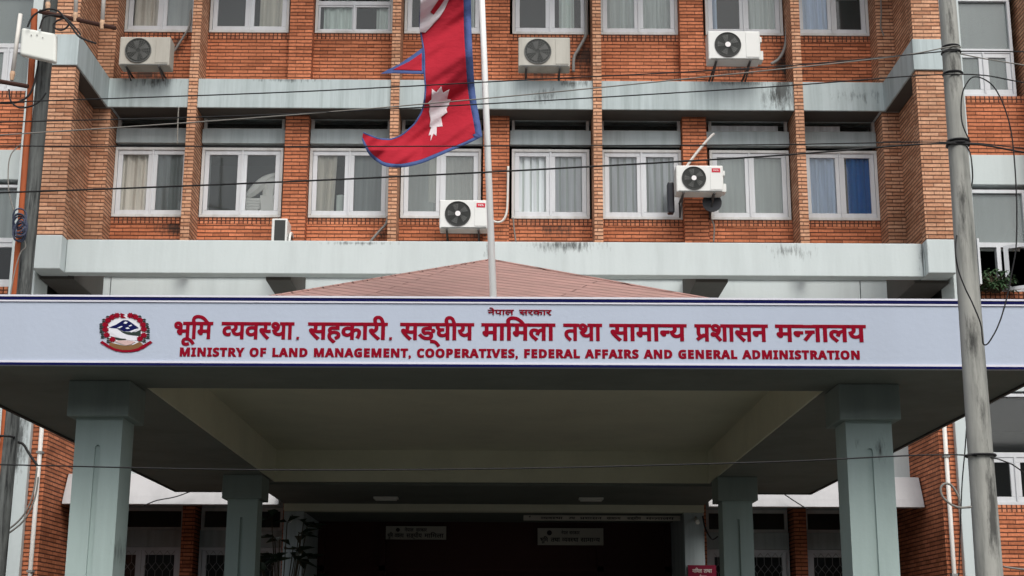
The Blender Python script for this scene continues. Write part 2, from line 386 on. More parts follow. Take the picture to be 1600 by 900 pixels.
# deep beam with its pier blocks, ledge, brackets, and the pale wall below
m = MB().box(-6.19, 5.89, 20.05, 20.25, 6.735, 7.22)
m.build('edge_beam', 'paint_pale', BLD, bevel=.012)
for s in (-1, 1):
    m = MB(); sbox(m, s, 5.895, 6.29, 19.83, 20.30, 6.735, 7.222); m.build('pier_block', 'paint_pale', BLD, bevel=.012)
MB().box(-6.1, 5.8, 21.72, 22.0, 7.11, 7.198).build('ledge_slab', 'paint_pale', BLD)
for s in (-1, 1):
    m = MB(); sbox(m, s, 5.9, 6.3, 20.302, 22.0, 7.11, 7.198); m.build('pier_floor', 'shade_and_trim', BLD)
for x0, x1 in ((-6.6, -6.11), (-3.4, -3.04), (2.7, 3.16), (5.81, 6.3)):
    MB().box(x0, x1, 20.252, 21.75, 6.69, 7.108).build('bracket', 'shade_and_trim', BLD, bevel=.01)
m = MB()
for a, b in ((-6.62, -6.01), (-5.995, -3.4), (-3.385, -.2), (-.185, 2.9), (2.915, 5.4), (5.415, 6.33)): m.box(a, b, 21.75, 21.95, 4.09, 7.108)
m.build('upper_wall', 'paint_pale', BLD)
MB().box(-6.6, 6.3, 21.95, 23.4, 4.06, 4.2).build('ground_floor_ceiling', 'paint_soffit', BLD)

def curtain(par, x0, x1, z0, z1, y, m, amp=.022, wl=.13, lean=0):
    mb = MB(); n = max(8, int((x1 - x0) / wl * 8)); ph = random.uniform(0, 6)
    top, bot = [], []
    for i in range(n + 1):
        t = i / n; x = x0 + (x1 - x0) * t
        yy = y + amp * math.sin(ph + 2 * math.pi * (x - x0) / wl + .7 * math.sin(9 * t)) 
        top.append((x + lean * (1 - t) * .3, yy, z1)); bot.append((x + lean, yy + random.uniform(-.01, .01), z0))
    for i in range(n): mb.poly([bot[i], bot[i + 1], top[i + 1], top[i]])
    return mb.build('curtain', 'curtain_' + m, par, smooth=True)
def blinds(par, x0, x1, z0, z1, y, m):
    mb = MB(); x = x0
    while x < x1 - .06:
        a = random.uniform(.12, .5); mb.poly([(x, y, z0), (x + .085 * math.cos(a), y + .085 * math.sin(a), z0), (x + .085 * math.cos(a), y + .085 * math.sin(a), z1), (x, y, z1)]); x += .115
    return mb.build('vertical_blind', 'curtain_' + m, par)

def window(x0, x1, z0, z1, Y=21.97, gl='glass', drapes=(), hsplit=None, leaves=2, parent=BLD, dirtyframe=True, bar=.07):
    """casement window: worn outer frame, white sashes, panes, whatever hangs behind them"""
    fo = MB(); o = .045
    fo.box(x0, x1, Y, Y + .10, z0, z0 + o).box(x0, x1, Y, Y + .10, z1 - o, z1).box(x0, x0 + o, Y, Y + .10, z0 + o, z1 - o).box(x1 - o, x1, Y, Y + .10, z0 + o, z1 - o)
    W = fo.build('window', 'old_frame' if dirtyframe else 'white_frame', parent, bevel=.004)
    zt = z1 - o
    if hsplit:
        MB().box(x0 + o, x1 - o, Y + .01, Y + .08, hsplit - .035, hsplit + .035).build('transom', 'white_frame', W, bevel=.004)
        MB().box(x0 + o, x1 - o, Y + .055, Y + .061, hsplit + .035, zt).build('pane', gl, W)
        zt = hsplit - .035
    L = (x1 - x0 - 2 * o); wd = L / leaves
    for k in range(leaves):
        a = x0 + o + k * wd + .004; b = a + wd - .008; s = bar; y = Y + .02
        q = MB().box(a, b, y, y + .045, z0 + o, z0 + o + s).box(a, b, y, y + .045, zt - s, zt).box(a, a + s, y, y + .045, z0 + o + s, zt - s).box(b - s, b, y, y + .045, z0 + o + s, zt - s)
        if k < leaves - 1: q.box(b - .012, b + .02, y - .02, y - .001, z0 + o, zt)
        q.build('sash', 'white_frame', W, bevel=.005)
        MB().poly([(a + s, y + .02, z0 + o + s), (b - s, y + .02, z0 + o + s), (b - s, y + .02, zt - s), (a + s, y + .02, zt - s)]).build('pane', gl, W)
    for d in drapes:
        kind, f0, f1, g0, g1, cm = d[:6]
        X0, X1 = x0 + (x1 - x0) * f0, x0 + (x1 - x0) * f1; Z0, Z1 = z0 + (z1 - z0) * g0, z0 + (z1 - z0) * g1
        if kind == 'c': curtain(W, X0, X1, Z0, Z1, Y + .095, cm, lean=d[6] if len(d) > 6 else 0)
        elif kind == 'b': blinds(W, X0, X1, Z0, Z1, Y + .075, cm)
        elif kind == 'r': MB().box(X0, X1, Y + .12, Y + .125, Z0, Z1).build('roller_blind', 'curtain_' + cm, W)
    return W

XW2 = [(-6.135, -4.95), (-4.775, -3.5), (-3.08, -1.83), (-1.645, -.39), (.09, 1.31), (1.5, 2.755), (3.2, 4.45), (4.66, 5.835)]
D2 = [[('c', .06, .50, .0, .97, 'beige'), ('c', .5, 1, 0, 1, 'dimgrey')],
      [('c', .0, .10, 0, 1, 'dimgrey')],
      [('c', .06, .34, .02, .95, 'cream', -.04), ('c', .34, .46, .0, .35, 'palegreen'), ('r', .5, .98, 0, 1, 'dimgrey')],
      [('r', .03, .4, 0, 1, 'dimgrey'), ('c', .34, .46, .25, 1, 'cream'), ('c', .52, .96, 0, 1, 'beige')],
      [('b', .07, .98, 0, .95, 'white'), ('r', .02, .98, 0, 1, 'grey')], [('b', .04, .96, 0, .95, 'white'), ('r', .02, .98, 0, 1, 'grey')],
      [('r', .02, .98, 0, 1, 'grey')],
      [('c', .02, .56, 0, 1, 'lightblue'), ('c', .60, .93, 0, .97, 'darkblue')]]
D3 = [[('c', .10, .5, 0, 1, 'beige'), ('r', .5, 1, 0, 1, 'dimgrey')],
      [('c', .62, 1, 0, 1, 'cream')],
      [('c', .1, .5, 0, .6, 'palegreen'), ('c', .78, 1, 0, .6, 'palegreen')],
      [('c', .6, .98, 0, 1, 'grey')],
      [('c', .62, .82, 0, 1, 'palegreen')],
      [('c', .04, .5, 0, 1, 'grey'), ('c', .52, .97, 0, 1, 'grey')],
      [('c', .03, .16, 0, 1, 'lightblue'), ('c', .52, 1, 0, 1, 'grey')],
      [('c', .02, .52, 0, 1, 'lightblue'), ('r', .58, .9, .78, 1, 'white')]]
for i, (x0, x1) in enumerate(XW2):
    window(x0, x1, *ZW[0], drapes=D2[i], gl='glass_skygrey' if i in (3, 6) else 'glass')
    # dark transom light above the lintel panel
    t = MB().box(x0, x0 + .045, 22.0, 22.08, 9.57, 9.87).box(x1 - .045, x1, 22.0, 22.08, 9.57, 9.87).box(x0 + .045, x1 - .045, 22.0, 22.08, 9.565, 9.60)
    W = t.build('transom_window', 'old_frame', BLD)
    MB().box(x0 + .045, x1 - .045, 22.05, 22.056, 9.60, 9.87).build('pane', 'glass_dark', W)
    if i in (6, 7): MB().box(x0 + .045, x0 + .045 + (x1 - x0) * (.85 if i == 6 else .5), 22.04, 22.046, 9.60, 9.70).build('blind', 'curtain_white', W)  # pale strip in front of the pane stands in for a reflection
    a, b = x0, x1
    if i == 2: window(a, b, ZW[1][0], ZW[1][1], drapes=D3[i], hsplit=11.74, bar=.03)
    else: window(a, b, *ZW[1], drapes=D3[i])
    W = MB().box(x0, x0 + .045, 22.0, 22.08, 12.66, 12.97).box(x1 - .045, x1, 22.0, 22.08, 12.66, 12.97).build('transom_window', 'old_frame', BLD)
    MB().box(x0 + .045, x1 - .045, 22.05, 22.056, 12.66, 12.97).build('pane', 'glass_dark', W)
q = MB()
for k in range(5): q.box(XW2[2][0] + .07, XW2[2][1] - .07, 21.955 + .004 * k, 21.97 + .004 * k, 11.83 + k * .07, 11.875 + k * .07)
q.build('louver', 'old_frame', BLD)
tag(MB().box(5.42, 5.72, 22.20, 22.21, 11.95, 12.3).build('paper_sheet', 'paper'), 'pale sheet of paper hanging in the dark right hand top floor window', 'paper')

# wings at both ends: staggered floors, a painted strip, end pilasters
XI = lambda s: 6.68
for s in (-1, 1):
    m = MB(); sbox(m, s, 6.2, XI(s), 20.1, 20.7, .1, 5.6); sbox(m, s, 6.32, XI(s), 20.1, 20.7, 5.6, TOP); m.build('painted_strip', 'paint_pale', BLD, bevel=.01)
    m = MB(); sbox(m, s, 5.99, 6.2, 20.2, 23.4, .1, 5.6); m.build('side_wall', 'brick_wall', BLD)
    m = MB(); sbox(m, s, 7.72, 8.0, 20.2, 20.9, .1, TOP); m.build('wing_pilaster', 'brick_pier', BLD, bevel=.006)
    m = MB(); sbox(m, s, 8.0, 12.9, 20.6, 20.9, .1, TOP); m.build('wing_wall', 'brick_wall', BLD)
    for zb, zt in ((11.72, 12.72), (8.735, 9.56), (5.68, 6.56), (.1, 3.5)):
        m = MB(); sbox(m, s, XI(s), 7.72, 20.6, 20.9, zb, zt); m.build('wing_spandrel', 'brick_wall', BLD)
        m = MB(); sbox(m, s, XI(s), 7.72, 20.593, 20.9, zt, zt + .1); m.build('soldier_course', 'brick_soldier', BLD, uvoff=(.01, -zt - .05))
    for zb, zt in ((11.28, 11.72), (8.275, 8.735), (5.2, 5.68)):
        m = MB(); sbox(m, s, XI(s), 7.72, 20.585, 20.9, zb, zt); m.build('wing_band', 'paint_pale', BLD, bevel=.008)
    m = MB()
    for z in (5.3, 8.4, 11.4): sbox(m, s, 6.2, 12.7, 20.9, 25.2, z, z + .1)
    sbox(m, s, 6.6, 6.66, 20.9, 25.2, .1, TOP); m.build('room_wall', 'room', BLD)
    for zb, zt, hs in ((9.66, 11.24, 10.39), (6.66, 8.2, 7.36), (3.6, 5.17, 4.30)):
        a, b = sorted((mx(XI(s) + .03, s), mx(7.62, s)))
        dr = [('r', .0, 1, .0, 1, 'dimgrey')] if zb > 9 else ([('r', 0, 1, .45, 1, 'grey')] if 6 < zb < 9 else [])
        if s > 0 and 6 < zb < 9:
            # lower casements stand open: only the fixed upper pane and its frame, plus two swung sashes
            W = MB().box(a, a + .05, 20.6, 20.7, zb, zt).box(b - .05, b, 20.6, 20.7, zb, zt).box(a + .05, b - .05, 20.6, 20.7, zt - .05, zt).box(a + .05, b - .05, 20.6, 20.7, zb, zb + .05).box(a + .05, b - .05, 20.6, 20.7, hs - .035, hs + .035).box((a + b) / 2 - .03, (a + b) / 2 + .03, 20.6, 20.7, zb + .05, hs - .035).build('window', 'white_frame', BLD)
            MB().box(a + .05, b - .05, 20.65, 20.656, hs + .035, zt - .05).build('pane', 'glass_skygrey', W)
            MB().box(a + .02, b - .02, 20.95, 20.955, hs, zt).build('roller_blind', 'curtain_grey', W)
            q = MB(); q.box(a, a + .03, 20.15, 20.58, zb, zb + .05).box(a, a + .03, 20.15, 20.58, hs - .08, hs - .03).box(a, a + .03, 20.15, 20.2, zb + .05, hs - .08).box(a, a + .03, 20.53, 20.58, zb + .05, hs - .08)
            S = q.build('sash', 'white_frame', W); MB().box(a + .012, a + .018, 20.2, 20.53, zb + .05, hs - .08).build('pane', 'glass', W)
            c, d = (a + b) / 2 + .05, b + .02
            v = [(c, 20.55), (d, 20.25), (d + .012, 20.275), (c + .012, 20.575)]
            q = MB(); q.prism(v, 'z', zb, zb + .05).prism(v, 'z', hs - .08, hs - .03)
            for t0, t1 in ((0, .13), (.87, 1)):
                l = lambda t, k: (v[0][0] + (v[1][0] - v[0][0]) * t + k[0], v[0][1] + (v[1][1] - v[0][1]) * t + k[1])
                q.prism([l(t0, (0, 0)), l(t1, (0, 0)), l(t1, (.012, .025)), l(t0, (.012, .025))], 'z', zb + .05, hs - .08)
            q.build('sash', 'white_frame', W)
        else:
            window(a, b, zb, zt, Y=20.6, hsplit=hs, drapes=dr, dirtyframe=False, gl='glass_skygrey' if zb > 9 else 'glass_dark')

# ground floor behind the canopy: hoods, windows with lattice grilles, entrance
for s in (-1, 1):
    pr = [(21.0, 3.60), (21.05, 3.72), (21.22, 4.05), (21.94, 4.05), (21.94, 3.95), (21.32, 3.95), (21.18, 3.60)]
    m = MB(); a, b = sorted((mx(5.97, s), mx(2.9, s))); m.prism(pr, 'x', a, b); m.build('window_hood', 'paint_hood', BLD, bevel=.008)
    m = MB(); sbox(m, s, 2.6, 6.2, 23.12, 23.4, .1, 2.0); m.build('ground_spandrel', 'brick_wall', BLD)
    m = MB(); sbox(m, s, 4.45, 4.64, 22.8, 23.4, .1, 4.06); sbox(m, s, 2.9, 3.1, 22.8, 23.4, .1, 4.06); m.build('brick_column', 'brick_wall', BLD)
    for u0, u1 in ((4.68, 5.96), (3.14, 4.42)):
        a, b = sorted((mx(u0, s), mx(u1, s)))
        W = window(a, b, 2.0, 3.14, Y=23.1, gl='glass_dark', dirtyframe=False)
        g = MB(); zz = 2.12
        while zz < 3.0:
            for hx0, hx1 in ((a + .11, (a + b) / 2 - .07), ((a + b) / 2 + .07, b - .11)):
                n = 4; st = (hx1 - hx0) / n
                for k in range(n):
                    x = hx0 + k * st
                    g.tube([(x, 23.09, zz), (x + st / 2, 23.09, zz + .07), (x + st, 23.09, zz)], .005, 5)
                    g.tube([(x, 23.09, zz + .24), (x + st / 2, 23.09, zz + .17), (x + st, 23.09, zz + .24)], .005, 5)
                    g.tube([(x + st / 2, 23.09, zz + .07), (x + st / 2, 23.09, zz + .17)], .005, 5)
            zz += .24
        g.build('grille', 'grille_metal', W)
        MB().box(a, b, 23.1, 23.3, 3.145, 3.40).build('lintel_panel', 'paint_panel', BLD)
        W = MB().box(a, b, 23.14, 23.2, 3.40, 3.45).box(a, b, 23.14, 23.2, 3.70, 3.75).box(a, a + .05, 23.14, 23.2, 3.45, 3.70).box(b - .05, b, 23.14, 23.2, 3.45, 3.70).build('transom_window', 'old_frame', BLD)
        MB().box(a + .05, b - .05, 23.16, 23.166, 3.45, 3.70).build('pane', 'glass_dark', W)
        MB().box(a, b, 23.14, 23.35, 3.75, 4.06).build('wall_strip', 'paint_panel', BLD)
    m = MB(); sbox(m, s, 2.61, 2.9, 21.55, 23.4, .1, 3.56); m.build('entrance_jamb', 'paint_panel', BLD, bevel=.01)
MB().box(-3.2, 2.9, 21.5, 21.7, 3.56, 4.06).build('entrance_beam', 'paint_coffer', BLD, bevel=.01)
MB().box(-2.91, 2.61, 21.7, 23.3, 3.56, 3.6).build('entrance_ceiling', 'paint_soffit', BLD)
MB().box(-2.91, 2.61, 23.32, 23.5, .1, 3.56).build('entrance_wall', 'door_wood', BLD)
for k in range(4):
    x0 = -1.75 + k * .8
    d = MB().box(x0, x0 + .78, 23.27, 23.318, .12, 2.75)
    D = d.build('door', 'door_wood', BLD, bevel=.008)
    MB().box(x0 + .12, x0 + .66, 23.262, 23.268, 1.5, 2.6).build('door_panel', 'glass_dark', D)
    MB().tube([(x0 + (.70 if k % 2 == 0 else .08), 23.24, 1.0), (x0 + (.70 if k % 2 == 0 else .08), 23.24, 1.3)], .012).build('handle', 'steel_dark', D)
q = MB()
for x in (-2.85, -1.9, 1.5, 2.55): q.box(x - .05, x + .05, 23.25, 23.315, .1, 3.5)
q.box(-2.9, 2.6, 23.25, 23.315, 2.8, 2.88); q.build('door_frame', 'door_wood', BLD)
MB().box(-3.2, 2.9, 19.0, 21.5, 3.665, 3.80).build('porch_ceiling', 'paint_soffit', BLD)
MB().box(-6.2, 5.9, 20.5, 23.4, .1, .45).build('plinth', 'paving', BLD)

# ---------------------------------------------------------------- entrance canopy
CAN = thing('entrance_canopy', (C0, 15.4, .1), 'wide concrete entrance canopy on four pale green columns with pink pyramid roof', 'canopy')
ZS = 3.69
cx0, cx1, cy0, cy1 = -4.44, 4.14, 10.92, 20.05
ox0, ox1, oy0, oy1 = -2.95, 2.63, 11.98, 18.9
m = MB().box(cx0, ox0, cy0, cy1, ZS, 4.12).box(ox1, cx1, cy0, cy1, ZS, 4.12).box(ox0, ox1, cy0, oy0, ZS, 4.12).box(ox0, ox1, oy1, cy1, ZS, 4.12)
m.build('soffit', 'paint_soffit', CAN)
m = MB().box(ox0 + .001, ox0 + .02, oy0, oy1, ZS + .002, 4.10).box(ox1 - .02, ox1 - .001, oy0, oy1, ZS + .002, 4.10).box(ox0 + .02, ox1 - .02, oy1 - .02, oy1 - .001, ZS + .002, 4.10)
m.box(ox0 + .02, ox1 - .02, oy0 + .001, oy0 + .02, ZS + .002, 4.10).box(ox0, ox1, oy0, oy1, 4.10, 4.12)
m.build('coffer', 'paint_coffer', CAN)
m = MB().box(cx0 - .03, cx0, cy0, cy1, ZS - .015, 4.18).box(cx1, cx1 + .03, cy0, cy1, ZS - .015, 4.18).box(cx0 - .03, cx1 + .03, cy1, cy1 + .03, ZS - .015, 4.18)
m.build('edge_trim', 'shade_and_trim', CAN)
b4 = [(-3.5, 12.0, 4.2), (3.2, 12.0, 4.2), (3.2, 18.2, 4.2), (-3.5, 18.2, 4.2)]; ap = (-.16, 15.0, 5.6)
m = MB()
for i in range(4): m.poly([b4[i], b4[(i + 1) % 4], ap])
m.poly(b4[::-1]); m.build('pyramid_roof', 'roof_pink', CAN)
m = MB()
for p in b4: m.tube([p, ap], .016, 6)
m.build('hip_cap', 'roof_pink', CAN)
m = MB().box(-3.9, 3.58, 11.85, 18.35, 4.122, 4.198); m.build('roof_slab', 'paint_top', CAN)
m = MB().box(cx0, -3.9, cy0, cy1, 4.122, 4.13).box(3.58, cx1, cy0, cy1, 4.122, 4.13).box(-3.9, 3.58, cy0, 11.85, 4.122, 4.13).box(-3.9, 3.58, 18.35, cy1, 4.122, 4.13)
m.build('roof_bounce_sheet', 'paint_top', CAN)  # unseen pale sheet added to bounce sky light up to the wall
def column(x0, x1, y, groove):
    d = x1 - x0; xc = (x0 + x1) / 2; g = .022; zt = 3.16
    m = MB()
    if groove:
        m.prism([(x0, y), (xc - g, y), (xc - g, y + .02), (xc + g, y + .02), (xc + g, y), (x1, y), (x1, y + d), (x0, y + d)], 'z', .1, zt)
        # rounded head of the groove
        arc = [(xc + g * math.cos(t), zt + g * math.sin(t)) for t in [math.pi * k / 8 for k in range(9)]]
        zz = zt + g + .001
        m.prism(arc[4::-1][::-1] + [(xc, zz), (xc + g, zz)], 'y', y, y + .02); m.prism([(xc - g, zz), (xc, zz)] + arc[4:], 'y', y, y + .02)
        m.box(x0, xc - g, y, y + d, zt, zz).box(xc + g, x1, y, y + d, zt, zz).box(xc - g, xc + g, y + .02, y + d, zt, zz)
        m.box(x0, x1, y, y + d, zz, 3.40)
    else: m.box(x0, x1, y, y + d, .1, 3.40)
    K = m.build('column', 'paint_column', CAN)
    m = MB().box(x0 - .06, x1 + .06, y - .08, y + d + .08, 3.40, ZS); m.build('capital', 'paint_column_shaded', K, bevel=.01)
    m = MB().box(x0 - .05, x1 + .05, y - .05, y + d + .05, .1, .4); m.build('base', 'paint_column', K, bevel=.01)
for x0, x1 in ((-3.425, -3.055), (2.73, 3.10)): column(x0, x1, 11.7, True)
for x0, x1 in ((-3.40, -3.03), (2.68, 3.05)): column(x0, x1, 18.2, True)
for x, lb in ((-1.64, 'slim white ceiling light under the porch, left of the pair'), (1.2, 'slim white ceiling light under the porch, right of the pair')):
    o = thing('ceiling_light', (x, 20.5, 3.665), lb, 'ceiling light', 'porch ceiling lights')
    MB().box(x - .17, x + .17, 20.42, 20.58, 3.635, 3.664).build('housing', 'lamp_white', o, bevel=.006)
    MB().box(x - .15, x + .15, 20.45, 20.55, 3.615, 3.634).build('diffuser', 'lamp_white', o, bevel=.006)

# ---------------------------------------------------------------- lettering
GC = {}
def glyph(ch, bev):
    key = (ch, bev)
    if key in GC: return GC[key]
    def ev(s):
        c = bpy.data.curves.new('glyph_tmp', 'FONT'); c.body = s; c.size = 1; c.bevel_depth = bev; c.bevel_resolution = 0; c.resolution_u = 4
        o = bpy.data.objects.new('glyph_tmp', c); col.objects.link(o); bpy.context.view_layer.update()
        me = bpy.data.meshes.new_from_object(o.evaluated_get(bpy.context.evaluated_depsgraph_get()))
        vs = [tuple(v.co) for v in me.vertices]; fs = [tuple(p.vertices) for p in me.polygons]
        bpy.data.objects.remove(o); bpy.data.curves.remove(c); bpy.data.meshes.remove(me)
        return vs, fs
    v1, f1 = ev(ch)
    if not v1: GC[key] = ([], [], .3); return GC[key]
    v2, _ = ev('क' + ch + 'क') if ord(ch) > 0x900 else ev('H' + ch + 'H')
    v3, _ = ev('कक') if ord(ch) > 0x900 else ev('HH')
    w = lambda v: max(p[0] for p in v) - min(p[0] for p in v)
    GC[key] = (v1, f1, w(v2) - w(v3)); return GC[key]
def half(vs, fs, bev):
    """drop the right-hand stem: the half form of a Devanagari consonant"""
    base = sorted({round(v[0], 3) for v in vs if v[1] < .03 - bev and v[1] > -.05})
    xr = max(base); xl = min(x for x in base if x > xr - .14 - 2 * bev)
    cut = xl - .004
    bm = bmesh.new(); bvs = [bm.verts.new(v) for v in vs]
    for f in fs:
        try: bm.faces.new([bvs[i] for i in f])
        except ValueError: pass
    bmesh.ops.bisect_plane(bm, geom=bm.verts[:] + bm.edges[:] + bm.faces[:], plane_co=(cut, 0, 0), plane_no=(1, 0, 0), clear_outer=True)
    bm.verts.index_update(); r = ([tuple(v.co) for v in bm.verts], [tuple(v.index for v in f.verts) for f in bm.faces], cut)
    bm.free(); return r
HB = .622                                    # headline height of the script's letters at size 1
def bar(vs, fs, a, b, wdt, bev):
    n = len(vs); d = Vector((b[0] - a[0], b[1] - a[1], 0)).normalized(); q = Vector((-d.y, d.x, 0)) * wdt / 2
    A, B = Vector((*a, 0)), Vector((*b, 0)); p = [A - q, B - q, B + q, A + q]
    zb = bev * (1.15 + .2 * (len(vs) // 8)); vs += [tuple(x + Vector((0, 0, -zb))) for x in p] + [tuple(x + Vector((0, 0, zb))) for x in p]
    fs += [tuple(n + i for i in f) for f in ((3, 2, 1, 0), (4, 5, 6, 7), (0, 1, 5, 4), (1, 2, 6, 5), (2, 3, 7, 6), (3, 0, 4, 7))]
def word(tokens, bev):
    """tokens: a letter, letter+'-' for its half form, 'PR' and 'TR' for the two conjuncts with r"""
    V, Fc, pen = [], [], 0
    def put(vs, fs, dx):
        n = len(V); V.extend((x + dx, y, z) for x, y, z in vs); Fc.extend(tuple(n + i for i in f) for f in fs)
    for t in tokens:
        if t == 'PR':
            vs, fs, ad = glyph('प', bev); put(vs, fs, pen); xs = ad - .24
            e = ([], []); bar(*e, (xs + .02, .24), (xs - .27, .04), .085 + 1.6 * bev, bev); put(*e, pen); pen += ad
        elif t == 'TR':
            vs, fs, ad = glyph('ा', bev); e = ([], [])
            bar(*e, (.40, .36), (.06, .36), .075 + 1.8 * bev, bev); bar(*e, (.30, .36), (.05, .03), .085 + 1.6 * bev, bev); bar(*e, (-.02, HB - .04), (.45, HB - .04), .07 + 1.6 * bev, bev)
            put(*e, pen); put(vs, fs, pen + .37); pen += .37 + ad
        elif t.endswith('-'):
            vs, fs, ad = glyph(t[0], bev); h = half(vs, fs, bev); put(h[0], h[1], pen); pen += h[2]
        else:
            vs, fs, ad = glyph(t, bev); put(vs, fs, pen); pen += ad
    return V, Fc
def fit(mb, V, Fc, x0, x1, zb, zs, y, t):
    """place a word so that it spans x0..x1, baseline zb, size zs, on the face at y (facing the camera)"""
    a = min(v[0] for v in V); b = max(v[0] for v in V); k = (x1 - x0) / (b - a)
    zm = max(abs(v[2]) for v in V) or 1
    n = len(mb.v); mb.v += [(x0 + (v[0] - a) * k, y - v[2] / zm * t, zb + v[1] * zs) for v in V]; mb.f += [tuple(n + i for i in f) for f in Fc]
def latin(s, bev, sp=0, sans=True):
    V, Fc, pen = [], [], 0
    for ch in s:
        if sans and 'A' <= ch <= 'Z': ch = chr(0x1D5D4 + ord(ch) - 65)          # bold sans capitals
        if ch == ' ': pen += .34 + sp; continue
        vs, fs, ad = glyph(ch, bev); n = len(V); V.extend((x + pen, y, z) for x, y, z in vs); Fc.extend(tuple(n + i for i in f) for f in fs); pen += ad + sp
    return V, Fc

# ---------------------------------------------------------------- the ministry signboard on the canopy front
YS = 10.87
SIGN = thing('signboard', (C0, YS, 3.69), 'long pale ministry signboard with red Nepali and English lettering and round emblem along canopy front', 'sign')
MB().box(-4.47, 4.17, YS, 10.918, 3.668, 4.205).build('panel', 'sign_panel', SIGN)
MB().box(-4.47, 4.17, YS - .012, YS - .001, 3.668, 3.685).box(-4.47, 4.17, YS - .012, YS - .001, 4.169, 4.191).build('blue_border', 'sign_blue', SIGN)
MB().box(-4.47, 4.17, YS - .010, YS - .001, 3.686, 3.702).box(-4.47, 4.17, YS - .016, YS - .001, 4.193, 4.207).box(-4.47, 4.17, YS - .010, YS - .001, 4.155, 4.168).build('edge_strip', 'sign_edge', SIGN)
WORDS = [(['भ', 'ू', 'ि', 'म'], 272, 333), (['व-', 'य', 'व', 'स-', 'थ', 'ा'], 346, 460), (['स', 'ह', 'क', 'ा', 'र', 'ी'], 481, 606), (['स', 'ङ', '्', 'घ', 'ी', 'य'], 625, 741),
         (['म', 'ा', 'ि', 'म', 'ल', 'ा'], 752, 868), (['त', 'थ', 'ा'], 880, 941), (['स', 'ा', 'म', 'ा', 'न-', 'य'], 952, 1073), (['PR', 'श', 'ा', 'स', 'न'], 1085, 1200), (['म', 'न-', 'TR', 'ा', 'ल', 'य'], 1211, 1353)]
m = MB()
for tk, a, b in WORDS:
    V, Fc = word(tk, .032)
    fit(m, V, Fc, P(a, 515, YS).x, P(b, 515, YS).x, 3.877, .196, YS - .003, .0012)
for px in (463, 608):
    x = P(px, 528, YS).x; m.prism([(x, 3.872), (x + .02, 3.872), (x + .022, 3.892), (x + .002, 3.892)], 'y', YS - .008, YS - .001)
m.build('nepali_lettering', 'sign_red', SIGN)
m = MB(); V, Fc = latin('MINISTRY OF LAND MANAGEMENT, COOPERATIVES, FEDERAL AFFAIRS AND GENERAL ADMINISTRATION', .044, .06)
fit(m, V, Fc, P(281, 550, YS).x, P(1343, 550, YS).x, 3.741, .087, YS - .003, .0012); m.build('english_lettering', 'sign_red', SIGN)
m = MB()
V, Fc = word(['न', 'े', 'प', 'ा', 'ल'], .022); fit(m, V, Fc, P(762, 487, YS).x, P(803, 487, YS).x, 4.070, .062, YS - .004, .004)
V, Fc = word(['स', 'र', 'क', 'ा', 'र'], .022); fit(m, V, Fc, P(811, 487, YS).x, P(862, 487, YS).x, 4.070, .062, YS - .004, .004)
m.build('heading_lettering', 'sign_red', SIGN)
# emblem, outlines in pixels of a 10x enlargement
EM = lambda X, Y: (lambda p: (p.x, p.z))(P(140 + X / 10, 475 + Y / 10, YS))
def eb(mb, pts, lay): mb.prism([EM(*p) for p in pts], 'y', YS - .001 - .0012 * lay, YS - .0008)
def blob(mb, cx, cy, rx, ry, lay, n=9, jag=.25):
    eb(mb, [(cx + rx * (1 + (jag if k % 2 else -jag)) * math.cos(6.283 * k / (2 * n)), cy + ry * (1 + (jag if k % 2 else -jag)) * math.sin(6.283 * k / (2 * n))) for k in range(2 * n)], lay)
m = MB(); eb(m, [(570 + 340 * math.cos(t), 430 + 270 * math.sin(t)) for t in [6.283 * k / 40 for k in range(40)]], 0); E0 = m.build('emblem', 'snow', SIGN)
m = MB(); eb(m, [(300, 370), (420, 320), (530, 250), (600, 255), (680, 310), (770, 375), (690, 400), (620, 430), (540, 430), (430, 385)], 1); m.build('mountain', 'sign_blue', E0)
m = MB(); eb(m, [(440, 390), (520, 430), (600, 440), (720, 440), (800, 400), (800, 500), (700, 495), (600, 480), (520, 450)], 2); eb(m, [(320, 500), (400, 520), (480, 540), (570, 545), (570, 560), (470, 570), (380, 545)], 2); m.build('hills', 'hill_green', E0)
m = MB()
for q in (((430, 375), (500, 345), (520, 352), (470, 380)), ((530, 300), (560, 275), (600, 285), (570, 312), (545, 308)), ((610, 345), (650, 322), (668, 340), (630, 352)), ((560, 380), (600, 362), (630, 384), (590, 392)), ((600, 432), (680, 425), (760, 380), (740, 412), (660, 446))): eb(m, q, 3)
m.build('snow_patch', 'snow', E0)
m = MB(); eb(m, [(330, 440), (400, 395), (480, 430), (560, 490), (740, 510), (740, 570), (640, 570), (520, 545), (420, 520)], 2); m.build('map_outline', 'snow', E0)
m = MB(); eb(m, [(400, 590), (450, 570), (600, 570), (720, 590), (660, 630), (560, 650), (480, 620)], 4); m.build('clasped_hands', 'skin', E0)
m = MB(); eb(m, [(310, 600), (360, 610), (480, 640), (560, 655), (680, 640), (790, 590), (840, 640), (760, 690), (640, 720), (520, 720), (400, 695), (310, 650)], 3); m.build('earth', 'earth_brown', E0)
m = MB()
fl = [(430, 180), (350, 210), (290, 255), (248, 325), (250, 400), (270, 485), (360, 555), (640, 180), (720, 205), (790, 255), (835, 325), (850, 395), (850, 490), (790, 545)]
for x, y in fl: blob(m, x, y, 47, 40, 5, 8, .16)
m.build('rhododendron_wreath', 'sign_red', E0)
m = MB()
for x, y in fl:
    sx = -1 if x < 560 else 1
    for dy in (-18, 14, 40): eb(m, [(x + sx * 20, y + dy), (x + sx * 75, y + dy - 8), (x + sx * 95, y + dy + 12), (x + sx * 60, y + dy + 14)], 4)
m.build('wreath_leaves', 'hill_green', E0)
m = MB()
